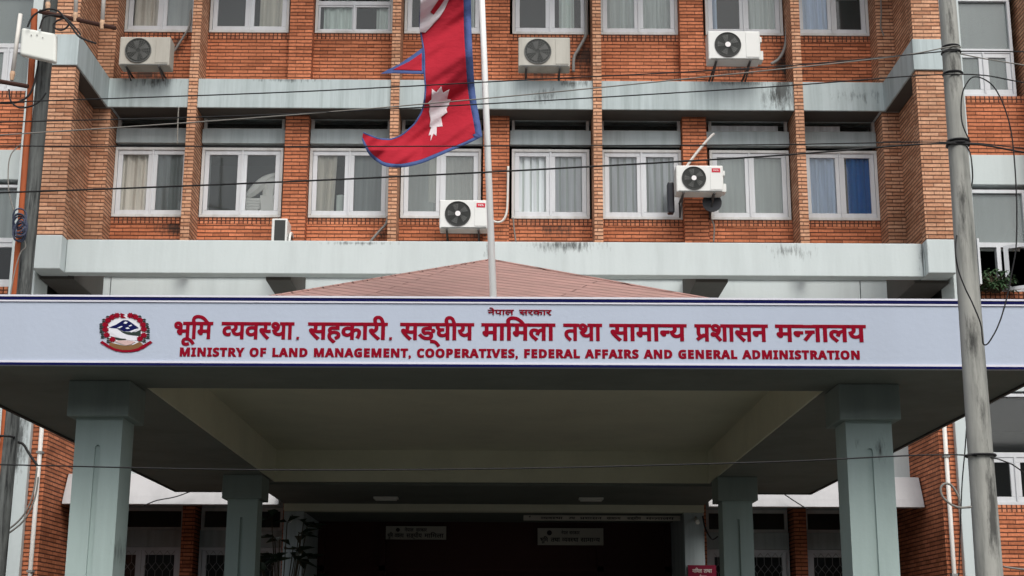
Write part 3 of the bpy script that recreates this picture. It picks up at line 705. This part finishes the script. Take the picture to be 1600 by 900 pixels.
eb(m, [(165, 605), (200, 575), (310, 650), (400, 695), (520, 722), (640, 720), (760, 690), (840, 640), (950, 575), (985, 605), (900, 660), (860, 690), (760, 735), (640, 755), (520, 757), (400, 735), (280, 680)], 4)
eb(m, [(485, 140), (560, 170), (515, 180), (570, 220), (485, 220)], 4); m.build('ribbon', 'sign_red', E0)

# ---------------------------------------------------------------- flagpole and flag
b0, b1 = P(771, 470, 12.0), P(753, 0, 12.0); dz = b1 - b0
FP = thing('flagpole', (b0.x, 12.0, 4.2), 'white slightly leaning flagpole standing on the canopy roof', 'flagpole')
foot = b0 + dz * ((4.2 - b0.z) / dz.z); head = b0 + dz * ((9.3 - b0.z) / dz.z)
MB().tube([foot, head], [.030, .024], 14).build('pole', 'pole_white', FP, smooth=True)
MB().tube([foot, foot + Vector((0, 0, .05))], .07, 14).build('base_plate', 'steel_dark', FP)
MB().tube([head, head + Vector((0, 0, .04)), head + Vector((0, 0, .09))], [.04, .045, .01], 14).build('finial', 'copper', FP)

A = [(705, -180), (712, -90), (722, -20), (735.7, 0), (736.5, 45), (738.7, 90), (741, 128), (744.7, 160), (750, 190), (753.5, 213), (732, 224), (705, 235.5), (684, 244.5), (660, 254.5), (630, 261.5), (604.5, 260.5), (591, 254), (577.5, 242.5), (570, 229), (565.5, 218)]
A = [(722, -190), (728, -90), (734, -20)] + A[3:]
B = [(715, -188), (668, -90), (655, -20), (657, 0), (655, 40), (661, 80), (662, 115), (663.5, 140), (661, 162), (657, 176), (648, 191), (639, 200), (631, 207), (622, 212.5), (610, 216.5), (602, 216.5), (592, 215.5), (582, 212), (573, 208.5), (568, 206)]
def flag_y(px, py):
    return 12.0 - .05 + .085 * math.sin((px * .6 + py) * .045) - .0030 * max(0, 660 - px) * max(0, 1 - abs(py - 235) / 60.) + .02 * math.sin((px * 1.1 + py * .8) * .085) + .011 * math.sin((px * .55 + py * 1.3) * .13 + .01 * px) + .006 * math.sin((px * .7 + py * .9) * .31) + .0005 * (740 - px) + .02 * math.sin(py * .02)
FLAG = thing('flag', tuple(P(730, 100, 12.0)), 'large red Nepali flag with blue border, white moon and sun, hanging from the flagpole', 'flag')
def resample(pts, per):
    out = []
    for i in range(len(pts) - 1):
        for k in range(per):
            t = k / per; out.append((pts[i][0] * (1 - t) + pts[i + 1][0] * t, pts[i][1] * (1 - t) + pts[i + 1][1] * t))
    out.append(pts[-1]); return out
def smooth2(pts, per):
    return [(v.x, v.y) for v in smooth_path([(a, b, 0) for a, b in pts], per)]
Ar = smooth2(A[:10], 10)[:-1] + smooth2(A[9:], 10); Br = smooth2(B[:10], 10)[:-1] + smooth2(B[9:], 10)
rows = []
for (ax, ay), (bx, by) in zip(Ar, Br):
    L = math.hypot(ax - bx, ay - by); wa = min(11.5 / L, .3); wb = min(2.6 / L, .2)
    if ay > 216: wa = min(6 / L, .3)
    ss = [0, wb] + [wb + (1 - wa - wb) * k / 44 for k in range(1, 45)] + [1]
    rows.append([(bx + (ax - bx) * s, by + (ay - by) * s) for s in ss])
def strip(c0, c1, name, m):
    mb = MB(); nc = c1 - c0 + 1
    for r in rows:
        for p in r[c0:c1 + 1]: mb.v.append(tuple(P(p[0], p[1], flag_y(*p))))
    for i in range(len(rows) - 1):
        for j in range(nc - 1): mb.f.append((i * nc + j, i * nc + j + 1, (i + 1) * nc + j + 1, (i + 1) * nc + j))
    o = mb.build(name, m, FLAG, smooth=True)
    s = o.modifiers.new('thickness', 'SOLIDIFY'); s.thickness = .004; s.offset = 0
    return o
strip(1, 45, 'cloth', 'flag_red'); strip(45, 46, 'hoist_border', 'flag_blue'); strip(0, 1, 'edge_border', 'flag_blue')
def patch(pts, name, m, off, yb=0):
    off *= 1.3
    V = [tuple(p) for p in pts]; T = [tuple(t) for t in tessellate_polygon([[Vector((p[0], p[1], 0)) for p in pts]])]
    for _ in range(4):
        mid = {}; T2 = []
        def half_way(a, b):
            k = (min(a, b), max(a, b))
            if k not in mid: V.append(((V[a][0] + V[b][0]) / 2, (V[a][1] + V[b][1]) / 2)); mid[k] = len(V) - 1
            return mid[k]
        for a, b, c in T:
            ab, bc, ca = half_way(a, b), half_way(b, c), half_way(c, a); T2 += [(a, ab, ca), (b, bc, ab), (c, ca, bc), (ab, bc, ca)]
        T = T2
    mb = MB(); mb.v = [tuple(P(x, y, flag_y(x, y) - off + yb)) for x, y in V]; mb.f = T
    o = mb.build(name, m, FLAG, smooth=True); s = o.modifiers.new('thickness', 'SOLIDIFY'); s.thickness = .003; s.offset = 0
    return o
patch([(657, -40), (657, 0), (655.5, 50), (664.5, 51), (676, 39), (687, 27), (695, 14), (701, 0), (708, -30), (712, -60), (700, -30)], 'moon', 'flag_white', .006)
patch([(672.5, 19), (677.5, 22.8), (686, 12), (694, 0), (699, -14), (693, -14), (685.5, 0)], 'moon_red_patch', 'flag_red', .010)  # red cloth patch laid over the moon
Z3 = [(995, 35), (1015, 100), (1080, 65), (1055, 165), (1095, 170), (1070, 235), (1050, 265), (1060, 305), (995, 355), (1010, 450), (950, 455), (945, 550), (915, 525), (885, 600), (890, 540), (865, 545), (890, 460), (875, 455), (885, 380), (870, 300), (880, 240), (860, 205), (895, 170), (900, 60), (945, 95)]
patch([(540 + x / 6.667, 130 + y / 6.667) for x, y in Z3], 'sun', 'flag_white', .006)
patch([(659, 83), (659, 110.5), (627, 109.5), (614, 109), (640, 96)], 'pennant_tip', 'flag_red', -.004)
patch([(664, 72), (664, 116), (612, 114.5), (594.7, 115.5), (606, 109), (625, 99.5), (645, 86)], 'pennant_border', 'flag_blue', -.008)

# ---------------------------------------------------------------- air conditioners
def aircon(px0, py0, px1, py1, Y, label, casing='ac_white', logo=None, hub=True, wires='rings', valve=False, depth=.30, legs='wall', wallY=22.0):
    a, b = P(px0, py0, Y), P(px1, py1, Y); x0, x1, z1, z0 = a.x, b.x, a.z, b.z; W_, H_ = x1 - x0, z1 - z0
    T = thing('air_conditioner', ((x0 + x1) / 2, Y + depth / 2, z0), label, 'air conditioner', 'outdoor air conditioner units on the brick front')
    MB().box(x0, x1, Y, Y + depth, z0, z1).build('casing', casing, T, bevel=.018)
    fx, fz, r = x0 + W_ * .375, z0 + H_ * .51, H_ * .41
    MB().disc((fx, Y - .006, fz), r, t=.0055).build('fan_opening', 'ac_grille', T)
    bl = MB()
    for k in range(5):
        t = k * 2 * math.pi / 5 + .5
        bl.poly([(fx + r * .2 * math.cos(t), Y - .008, fz + r * .2 * math.sin(t)), (fx + r * .86 * math.cos(t - .25), Y - .012, fz + r * .86 * math.sin(t - .25)), (fx + r * .86 * math.cos(t + .35), Y - .008, fz + r * .86 * math.sin(t + .35)), (fx + r * .2 * math.cos(t + .7), Y - .008, fz + r * .2 * math.sin(t + .7))])
    o = bl.build('fan_blade', 'ac_blade', T)
    g = MB(); g.ring((fx, Y - .012, fz), r * 1.02, .008, 36)
    for q in (.28, .42, .56, .7, .84): g.ring((fx, Y - .016, fz), r * q, .0022, 28, k=4)
    for k in range(24):
        t = k * math.pi / 12 + .2; g.tube([(fx + r * .16 * math.cos(t), Y - .016, fz + r * .16 * math.sin(t)), (fx + r * math.cos(t + .3), Y - .012, fz + r * math.sin(t + .3))], .0022, 4)
    g.build('fan_grille', 'ac_grille' if wires == 'rings' else 'ac_blade', T)
    if hub: MB().disc((fx, Y - .022, fz), r * .22, t=.006, n=20).build('hub', 'logo_white', T)
    sx = x0 + W_ * .72
    MB().box(sx, x1 - W_ * .03, Y - .008, Y - .001, z0 + H_ * .08, z1 - H_ * .06).build('front_cover', casing, T, bevel=.004)
    MB().box(x0 + .03, x1 - .03, Y - .004, Y, z0 + .002, z0 + .02).build('base_rail', 'ac_blade', T)
    if logo:
        lx0, lx1 = x0 + W_ * .755, x0 + W_ * .935; lz0, lz1 = z1 - H_ * .27, z1 - H_ * .12
        L = MB().box(lx0, lx1, Y - .012, Y - .0085, lz0, lz1).build('logo', 'logo_red', T)
        mb = MB(); V, Fc = latin(logo, .03, .02); fit(mb, V, Fc, lx0 + .02, lx1 - .02, lz0 + .022, (lz1 - lz0 - .044) / .72, Y - .0145, .002); mb.build('logo_lettering', 'logo_white', L)
    if valve:
        MB().box(x1, x1 + .05, Y + .06, Y + depth - .04, z0 + .02, z0 + H_ * .36).box(x1, x1 + .035, Y + .06, Y + depth - .04, z1 - H_ * .34, z1 - H_ * .15).build('valve_cover', casing, T, bevel=.008)
    if legs == 'wall':
        for xx in (x0 + W_ * .15, x1 - W_ * .2):
            MB().tube([(xx, Y - .01, z0 - .02), (xx, wallY, z0 - .02)], .016, 6).tube([(xx, wallY - .02, z0 - .02), (xx, wallY - .02, z0 - .25)], .014, 6).tube([(xx, Y + .05, z0 - .03), (xx, wallY - .02, z0 - .24)], .012, 6).build('bracket', 'steel_dark', T)
    return T
T = aircon(188, 57, 264, 102, 21.15, 'old grey air conditioner under the far left top floor window', casing='ac_old', hub=False, wires='x')
T = aircon(810, 58, 891, 104, 21.2, 'air conditioner with plain grey fan right of the flagpole, on the top floor', casing='ac_old', hub=False, wires='x')
T = aircon(1106, 48, 1189, 93, 21.05, 'white air conditioner with white hub high on the right, under a top floor window', valve=True)
T = aircon(687, 312, 763, 357, 21.4, 'white air conditioner with red logo beside the lower flagpole', logo='TCL')
T = aircon(1056, 258, 1131, 300, 21.25, 'white air conditioner with red logo mounted on the brick column', logo='TCL', valve=True, wallY=21.8)
# one unit turned sideways on the ledge
a, b = P(425, 340, 21.42), P(448, 376, 21.42); z0 = 7.2; z1 = P(430, 341, 21.42).z
T = thing('air_conditioner', ((a.x + b.x) / 2, 21.6, z0), 'white air conditioner turned side on, standing on the concrete ledge', 'air conditioner', 'outdoor air conditioner units on the brick front')
MB().box(a.x, b.x, 21.42, 21.98, z0 + .03, z1).build('casing', 'ac_white', T, bevel=.015)
q = MB().box(a.x + .045, b.x - .03, 21.413, 21.419, z0 + .06, z1 - .03); q.build('side_grille', 'ac_grille', T)
MB().prism([(21.43 + .27 + .22 * math.cos(k * .2618), (z0 + z1) / 2 + .2 * math.sin(k * .2618)) for k in range(24)], 'x', b.x + .001, b.x + .03).build('fan_grille', 'ac_grille', T)
MB().ring((b.x + .03, 21.70, (z0 + z1) / 2), .215, .02, axis='x').build('fan_ring', 'ac_white', T)
MB().box(a.x + .02, b.x - .02, 21.74, 21.78, z0, z0 + .03).box(a.x + .02, b.x - .02, 21.85, 21.9, z0, z0 + .03).build('foot', 'steel_dark', T)
# black box and round horn fixed beside the middle unit
a, b = P(1043, 284, 21.6), P(1054, 332, 21.6)
tag(MB().box(a.x, b.x, 21.6, 21.75, b.z, a.z).build('column_speaker', 'black_plastic', bevel=.02), 'narrow black box fixed left of the air conditioner on the brick column', 'speaker')
c = P(1112, 318, 21.6)
tag(MB().tube([(c.x, 21.55, c.z), (c.x, 21.6, c.z), (c.x, 21.78, c.z)], [.15, .14, .05], 20).build('horn_speaker', 'black_plastic'), 'round black horn under the air conditioner on the brick column', 'speaker')

def line(name, m, r, pts, label, cat, group=None, n=8, sides=8):
    return tag(MB().tube(smooth_path(pts, n), r, sides).build(name, m, smooth=True), label, cat, group)
def pl(Y, *pts): return [P(x, y, Y) for x, y in pts]
# pipes and wires fixed to the front
g = 'cooling pipes and thin wires on the brick front'
line('cooling_pipe', 'pipe_white', .022, pl(21.7, (1072, 262), (1080, 250), (1094, 232), (1110, 214), (1116, 209)), 'white pipe rising diagonally above the air conditioner on the brick column', 'pipe', g)
line('cooling_pipe', 'pipe_white', .018, pl(21.7, (764, 341), (775, 347), (785, 345), (791, 334), (793, 315), (794, 260)), 'white pipe curling right of the air conditioner beside the flagpole', 'pipe', g)
line('cooling_pipe', 'pipe_grey', .020, pl(21.9, (606, 338), (603, 350), (592, 362), (580, 376), (574, 384)), 'pair of grey pipes slanting below the window left of the thin pilaster', 'pipe', g)
line('cooling_pipe', 'pipe_grey', .025, pl(21.9, (915, -5), (916, 40), (915, 56), (905, 75), (897, 90), (896, 112)), 'grey pipe bundle bending down right of the top floor air conditioner near the flagpole', 'pipe', g)
line('cooling_pipe', 'pipe_grey', .025, pl(21.9, (1228, -5), (1229, 50), (1226, 75), (1217, 92), (1205, 100)), 'grey pipe bundle right of the white hub air conditioner at top right', 'pipe', g)
line('cooling_pipe', 'pipe_grey', .018, pl(21.9, (298, 15), (296, 40), (285, 60), (272, 80)), 'grey pipe behind the old air conditioner at far left', 'pipe', g)
line('wall_wire', 'cable_grey', .012, pl(21.5, (1376, -5), (1377, 20), (1376, 40), (1381, 56)), 'thin pale wire hanging on the recessed brick at top right', 'wire', g)
line('wall_wire', 'cable_grey', .012, pl(21.9, (802, 340), (803, 355), (806, 378)), 'thin pale wire below the window right of the flagpole', 'wire', g)
line('wall_wire', 'cable_grey', .012, pl(21.75, (1112, 343), (1116, 355), (1115, 378)), 'thin pale wire right of the brick column below the air conditioner', 'wire', g)
line('wall_wire', 'cable_grey', .010, pl(21.42, (279, 168), (278, 190), (277, 225)), 'thin wire hanging beside the leftmost thin pilaster', 'wire', g)
line('wall_wire', 'cable', .010, pl(21.3, (755, 118), (757, 135), (756, 172)), 'short black wire on the band behind the flagpole', 'wire', g)
for s, lb in ((-1, 'white drainpipe down the brick corner left of the canopy'), (1, 'white drainpipe down the brick corner right of the canopy')):
    x = mx(6.06, s)
    o = thing('drainpipe', (x, 20.13, .1), lb, 'pipe', 'drainpipes on the brick corners')
    MB().tube([(x, 20.13, .1), (x, 20.13, 5.5)], .030, 10).build('pipe', 'pipe_white', o, smooth=True)
    q = MB()
    for z in (1.0, 2.6, 4.2, 5.3): q.box(x - .04, x + .04, 20.09, 20.2, z, z + .03)
    q.build('clip', 'pipe_grey', o)

# ---------------------------------------------------------------- small signs and fittings in the entrance
def board(px, Y, label, lines, m='board', ink='ink', name='notice_board', emb=True):
    a, b = P(px[0], px[1], Y), P(px[2], px[3], Y); o = thing(name, ((a.x + b.x) / 2, Y, b.z), label, 'sign')
    MB().box(a.x, b.x, Y, Y + .03, b.z, a.z).build('panel', m, o)
    Wd, Hd = b.x - a.x, a.z - b.z; mb = MB()
    for (tk, f0, f1, g, sz) in lines:
        V, Fc = word(tk, .02); fit(mb, V, Fc, a.x + Wd * f0, a.x + Wd * f1, b.z + Hd * g, Hd * sz, Y - .004, .003)
    mb.build('lettering', ink, o)
    if emb: MB().disc((a.x + Wd * emb, Y - .004, b.z + Hd * (.72 if len(lines) > 3 else .5)), Hd * .15, t=.003).build('emblem', 'ink', o)
    return o
NS = [['न', 'े', 'प', 'ा', 'ल'], ['स', 'र', 'क', 'ा', 'र']]
board((603, 822, 697, 843), 23.2, 'small pale two line sign above the entrance door, left one', [(NS[0], .31, .46, .60, .36), (NS[1], .50, .68, .60, .36), (WORDS[0][0], .03, .12, .14, .46), (WORDS[1][0], .15, .30, .14, .46), (WORDS[3][0], .34, .60, .14, .46), (WORDS[4][0], .64, .96, .14, .46)], emb=.2)
board((840, 825, 943, 852), 23.2, 'larger pale two line sign above the entrance door, right one', [(NS[0], .36, .46, .64, .28), (NS[1], .48, .64, .64, .28), (WORDS[0][0], .04, .16, .2, .36), (WORDS[5][0], .2, .34, .2, .36), (WORDS[1][0], .37, .62, .2, .36), (WORDS[6][0], .65, .95, .2, .36)], emb=.18)
board((818, 805, 1063, 814), 21.75, 'long thin pale board of small lettering under the entrance beam', [(WORDS[1][0], .11, .25, .25, .7), (WORDS[5][0], .29, .33, .25, .7), (WORDS[7][0], .36, .50, .25, .7), (WORDS[6][0], .53, .62, .25, .7), (WORDS[3][0], .66, .75, .25, .7), (WORDS[8][0], .78, .96, .25, .7)], emb=.04)
board((1075, 883, 1120, 925), 21.5, 'maroon plaque with white lettering on the right entrance jamb', [(WORDS[4][0], .15, .5, .72, .2), (WORDS[5][0], .55, .85, .72, .2), (NS[0], .4, .65, .5, .16)], m='maroon', ink='maroon_text', name='plaque', emb=0)
for s, lb in ((-1, 'small pale camera high on the left entrance jamb'), (1, 'small pale camera high on the right entrance jamb')):
    x = mx(2.78, s); o = thing('security_camera', (x, 21.5, 3.42), lb, 'camera', 'cameras on the entrance jambs')
    MB().tube([(x, 21.33, 3.40), (x, 21.5, 3.46)], .03, 10).build('body', 'lamp_white', o); MB().tube([(x, 21.5, 3.46), (x, 21.55, 3.5)], .012, 6).build('arm', 'steel_dark', o)
line('wall_cable', 'cable', .012, pl(21.5, (1098, 806), (1102, 825), (1112, 842), (1122, 838)), 'black cable looping from the camera on the right jamb', 'cable')
def plant(x, y, z, h, nl, spread, label, pot=True, cat='plant', name='potted_plant', lsz=.28):
    o = thing(name, (x, y, z), label, cat); zt = z
    if pot: MB().tube([(x, y, z), (x, y, z + .45)], [.16, .22], 16).build('pot', 'pot', o); zt = z + .45
    st, lf = MB(), MB()
    for k in range(nl):
        t = random.uniform(0, 6.283); hh = zt + h * (k + 1) / nl * random.uniform(.8, 1.05); r = spread * random.uniform(.2, .6)
        p0 = Vector((x + random.uniform(-.05, .05), y + random.uniform(-.05, .05), zt)); p1 = Vector((x + r * math.cos(t), y + r * math.sin(t), hh))
        st.tube([p0, (p0 + p1) / 2 + Vector((0, 0, .1 * h)), p1], .008, 5)
        for j in range(3):
            d = Vector((math.cos(t + (j - 1) * .9), math.sin(t + (j - 1) * .9), random.uniform(-.5, .4))).normalized(); sd_ = d.cross(Vector((0, 0, 1))).normalized() * lsz * (.2 if pot is False else .27)
            L = lsz * random.uniform(.7, 1.2); up = Vector((0, 0, .04))
            lf.poly([p1, p1 + d * L * .45 + sd_ + up, p1 + d * L, p1 + d * L * .45 - sd_ + up])
    st.build('stem', 'stem', o); lf.build('foliage', 'leaf' if pot is False else 'leaf_dark', o)
    return o
plant(-3.0, 20.4, .45, 2.5, 70, .8, 'tall dark potted plant by the left side of the entrance')
pp = P(1553, 462, 20.35)
plant(P(1556, 455, 20.5).x, 20.5, 6.62, .30, 90, .42, 'green feathery plant on the sill of the open window behind the pole', pot=False, name='sill_plant', lsz=.11)
for px, m, lb in ((395, 'green_bag', 'crumpled green plastic bag on the canopy edge'), (477, 'orange_bag', 'crumpled orange bag on the canopy edge')):
    c = P(px, 463, 11.3); mb = MB(); mb.tube([(c.x - .05, 11.3, 4.20), (c.x - .03, 11.3, 4.24), (c.x + .03, 11.3, 4.245), (c.x + .05, 11.3, 4.2)], [.012, .035, .03, .01], 7); tag(mb.build('plastic_bag', m), lb, 'bag')
# papers piled on a sill behind glass
PS = thing('paper_pile', (-3.75, 22.3, 8.15), 'white papers and plastic bags piled behind a second floor window', 'papers')
q = MB()
for k in range(7): q.box(-4.15 + random.uniform(-.04, .04), -3.86 + random.uniform(-.03, .03), 22.07, 22.3, 8.16 + k * .045, 8.20 + k * .045)
q.box(-3.85, -3.55, 22.07, 22.3, 8.16, 8.52); q.build('paper_stack', 'paper', PS)
mb = MB(); mb.tube(smooth_path([(-4.1, 22.15, 8.5), (-3.95, 22.13, 8.62), (-3.8, 22.15, 8.78), (-3.62, 22.17, 8.9)], 4), [.02 + .07 * math.sin(math.pi * min(1, (k + .6) / 13)) for k in range(13)], 7); mb.tube([(-3.72, 22.2, 8.52), (-3.7, 22.2, 8.75), (-3.64, 22.2, 8.86)], [.12, .13, .05], 7); mb.build('plastic_bag', 'paper', PS)

# ---------------------------------------------------------------- utility poles, antenna gear, cables
pt, pb = P(1480, 0, 9.0), P(1546, 900, 9.0); d = pb - pt
base = pt + d * ((.1 - pt.z) / d.z); top = pt + d * ((8.2 - pt.z) / d.z)
UP = thing('utility_pole', tuple(base), 'thick grey concrete utility pole in front of the canopy on the right', 'utility pole')
n = 24; MB().tube([base + (top - base) * k / n for k in range(n + 1)], [.095 - .057 * k / n for k in range(n + 1)], 24).build('shaft', 'pole_concrete', UP, smooth=True)
for py, r in ((75, .056), (83, .058), (116, .060), (222, .068), (227, .070), (712, .088)):
    c = base + d * ((P(1500, py, 9.0).z - base.z) / d.z); MB().ring(tuple(c), r, .008, 20, axis='z').build('cable_clamp', 'cable', UP)
g = 'overhead cables strung across the front'
LY = 9.6
def wire(pts, label, m='cable', r=.0046, cat='cable', Y0=LY, Y1=9.0):
    ext = lambda p, q, x: (x, q[1] + (p[1] - q[1]) / (p[0] - q[0]) * (x - q[0]) * .6)      # run on well past both sides of the view
    if pts[0][0] < 0: pts = [ext(pts[0], pts[1], -2600)] + pts
    if pts[-1][0] > 1800: pts = pts + [ext(pts[-1], pts[-2], 3600)]
    out = [P(x, y, Y0 + (Y1 - Y0) * min(1, max(0, (x + 300) / 1780.0)) - .06) for x, y in pts]
    return line('overhead_cable', m, r, out, label, cat, g, 6, 6)
wire([(-300, 172), (0, 160), (400, 146), (615, 136), (800, 126), (1200, 105), (1478, 80), (1500, 80), (1620, 81), (1900, 84)], 'topmost black cable crossing the upper band and the flag')
wire([(-300, 228), (0, 211), (400, 184), (800, 150), (1200, 110), (1400, 88), (1478, 74), (1492, 72), (1502, 74)], 'pale grey cable climbing to the pole, crossing the flag sun', 'cable_grey', .0044)
wire([(-300, 200), (0, 191), (400, 180), (800, 160), (1200, 136), (1490, 116), (1620, 132), (1900, 170)], 'black cable crossing the flag sun just below the pale grey one')
wire([(-300, 308), (0, 301), (400, 286), (800, 267), (1200, 244), (1480, 224), (1620, 241), (1900, 280)], 'black cable crossing the middle of the second floor windows', r=.0065)
wire([(-300, 226), (0, 228), (400, 229), (800, 228), (1200, 226), (1480, 222), (1620, 233), (1900, 250)], 'nearly level black cable along the tops of the second floor windows', r=.0045)
wire([(-300, 720), (0, 726), (400, 734), (800, 732), (1200, 722), (1530, 712), (1620, 760)], 'lowest black cable crossing the canopy columns', r=.0045)
wire([(1500, 84), (1540, 92), (1620, 105), (1900, 150)], 'short thin cable leaving the pole to the right, below the top clamp', 'cable_grey', .004)
line('drop_cable', 'cable', .0046, pl(8.85, (1516, 222), (1503, 190), (1503, 150), (1512, 128), (1523, 120), (1540, 125), (1556, 140), (1572, 175), (1582, 220), (1588, 300), (1588, 380), (1580, 430), (1572, 470), (1560, 508), (1545, 535), (1537, 538), (1535, 528), (1532, 505), (1520, 475), (1508, 450), (1497, 420), (1493, 385)) + [P(1500, 345, 9.16), P(1512, 310, 9.2), P(1519, 285, 9.14)] + pl(8.9, (1519, 262), (1516, 240), (1510, 228)), 'black drop cable arching from the pole and looping over the sign end', 'cable')
line('cable_loop', 'cable_grey', .007, pl(8.9, (1518, 792), (1500, 793), (1486, 788), (1473, 776), (1470, 763), (1476, 756), (1486, 758), (1496, 772), (1500, 785)), 'pale loop of cable left of the utility pole low down', 'cable')
line('side_cable', 'cable', .004, pl(9.1, (1512, 640), (1508, 700), (1503, 760), (1500, 840), (1498, 900)), 'thin black cable hanging along the left of the utility pole', 'cable')
line('side_cable', 'cable_grey', .006, pl(9.1, (1568, 885), (1585, 888), (1640, 894)), 'pale cable leaving the utility pole to the right at the very bottom', 'cable')

pt, pb = P(71, 90, 18.2), P(38, 440, 18.2); d = pb - pt
lb_, lt_ = pt + d * ((.1 - pt.z) / d.z), pt + d * ((10.6 - pt.z) / d.z)
LP = thing('weathered_pole', tuple(lb_), 'dark weathered pole in front of the left brick pier', 'utility pole')
MB().tube([lb_ + (lt_ - lb_) * k / 16 for k in range(17)], [.108 - .018 * k / 16 for k in range(17)], 18).build('shaft', 'pole_wood', LP, smooth=True)
c = P(9, 683, 18.1); MB().ring(tuple(c), .10, .015, 18, axis='z').build('clamp', 'cable', LP)
line('rusty_pipe', 'rusty_pipe', .042, [P(24, 440, 18.15) + (P(24, 440, 18.15) - P(47, 130, 18.15)) * 1.9] + pl(18.15, (24, 440), (31, 370), (36, 300), (41, 230), (46, 170), (49, 110), (52, 65), (54, 15)), 'rusty orange pipe running up beside the dark weathered pole', 'pipe', n=4, sides=12)
# coil of cable hanging on the pole
mb = MB()
for k in range(9):
    c = P(31 + random.uniform(-3, 3), 348 + random.uniform(-8, 8) + (k % 3) * 7, 17.95 - .01 * k); rr = .085 + random.uniform(-.02, .02)
    mb.tube([(c.x + rr * math.cos(t) * .9, c.y + .03 * math.sin(2 * t + k), c.z + rr * 1.35 * math.sin(t)) for t in [6.283 * j / 18 for j in range(18)]], .011, 5, closed=True)
tag(mb.build('cable_coil', 'cable_blue'), 'tangled coil of dark blue cable hanging on the weathered pole', 'cable')
line('pole_cable', 'cable_grey', .008, pl(18.0, (33, 225), (18, 240), (13, 262), (14, 300), (22, 330)), 'thin grey cable bowing left from the rusty pipe down to the coil', 'cable')
line('pole_cable', 'cable_grey', .008, pl(18.0, (36, 370), (40, 385), (32, 395), (24, 420), (18, 450), (15, 470)), 'thin grey cable hanging below the coil on the weathered pole', 'cable')
line('pole_cable', 'cable', .014, pl(17.95, (-20, 160), (20, 161), (42, 152), (52, 135), (58, 110), (60, 95)), 'black cable curving up the rusty pipe from the left edge', 'cable')
line('pole_cable', 'cable', .012, pl(17.9, (14, 140), (17, 158), (30, 168), (48, 166), (62, 158), (72, 145)), 'black cable loop crossing the weathered pole below the white antenna', 'cable')
line('pole_cable', 'cable', .013, pl(17.7, (43, 42), (50, 27), (62, 18), (78, 14), (92, 18), (102, 30), (112, 42), (125, 58), (150, 68)), 'black cable arching over the white antenna panel', 'cable')
line('pole_cable', 'cable', .012, pl(17.72, (62, 45), (68, 28), (80, 24), (98, 26), (108, 34), (105, 42), (96, 47), (86, 44), (84, 38), (92, 31), (104, 30), (118, 44), (126, 54)), 'black cable coiled in a ring right of the antenna', 'cable')
# flat antenna panel
pts = [P(x, y, 17.75) for x, y in ((33, 42), (88, 52), (87, 98), (30, 85))]
bm = bmesh.new(); f = bm.faces.new([bm.verts.new(p) for p in pts]); r = bmesh.ops.extrude_face_region(bm, geom=[f])
bmesh.ops.translate(bm, verts=[v for v in r['geom'] if isinstance(v, bmesh.types.BMVert)], vec=(0, .09, 0)); bm.verts.index_update()
mb = MB(); mb.v = [tuple(v.co) for v in bm.verts]; mb.f = [tuple(v.index for v in f.verts) for f in bm.faces]; bm.free()
c = P(60, 70, 17.8); o = thing('antenna_panel', tuple(c), 'white rounded antenna box tilted on the weathered pole at top left', 'antenna')
q = mb.build('housing', 'panel_white', o); bv = q.modifiers.new('round', 'BEVEL'); bv.width = .035; bv.segments = 4
q = MB()
for x, y in ((49, 55), (58, 55), (67, 59)): p = P(x, y, 17.745); q.disc((p.x, 17.738, p.z), .008, n=10)
q.build('screw', 'pipe_grey', o); q = MB().tube([(c.x + .03, 17.84, c.z), (c.x + .03, 18.2, c.z)], .03, 8); q.build('mount', 'steel_dark', o)
# cross arms with white rods
def arm(p0, p1, Y, rods, label):
    a, b = P(*p0, Y), P(*p1, Y); o = thing('insulator_arm', tuple(a), label, 'cross arm', 'rusty cross arms with white rods')
    MB().tube([a, b], .03, 8).build('bar', 'rust_dark', o)
    for (x, y, x2, y2) in rods:
        q0, q1 = P(x, y, Y - .01), P(x2, y2, Y - .01)
        Rr = MB().tube([q0, q1], .027, 10).build('rod', 'pipe_white', o, smooth=True)
        e = (q1 - q0).normalized(); MB().tube([q0 - e * .12, q0 - e * .04, q0], [.022, .035, .03], 10).build('ferrule', 'copper', Rr)
    return o
arm((62, 18), (181, 44), 17.9, ((118, 20, 122, -70), (160, 32, 166, -70), (75, 4, 77, -60)), 'rusty arm with three upright white rods at top left')
arm((-30, 122), (44, 135), 17.9, ((20, 112, 32, 22),), 'rusty arm with one long white rod at the left edge')
# rest of left side: plain cable swags over the painted strip
g = 'cable swags on the left painted strip'
line('wall_swag', 'cable', .016, pl(18.3, (-5, 683), (12, 682), (25, 690), (36, 694), (45, 708), (58, 727)), 'thick black cable draping from the left pole to the brick corner', 'cable', g)
line('wall_swag', 'cable_grey', .012, pl(18.9, (58, 730), (52, 770), (40, 800), (20, 822), (-5, 836)), 'pale cable sweeping down left across the painted strip', 'cable', g)
line('wall_swag', 'cable_grey', .012, pl(18.9, (60, 745), (54, 780), (38, 812), (15, 832), (-5, 842)), 'second pale cable sweeping lower across the painted strip', 'cable', g)
# cables on the hoods and under the right wall
line('hood_cable', 'cable', .008, pl(20.9, (225, 790), (245, 782), (275, 776), (305, 765)), 'thin black cable crossing the left window hood', 'cable')
line('hood_cable', 'cable', .008, pl(20.9, (1222, 770), (1240, 782), (1262, 796)), 'thin black cable crossing the right window hood', 'cable')
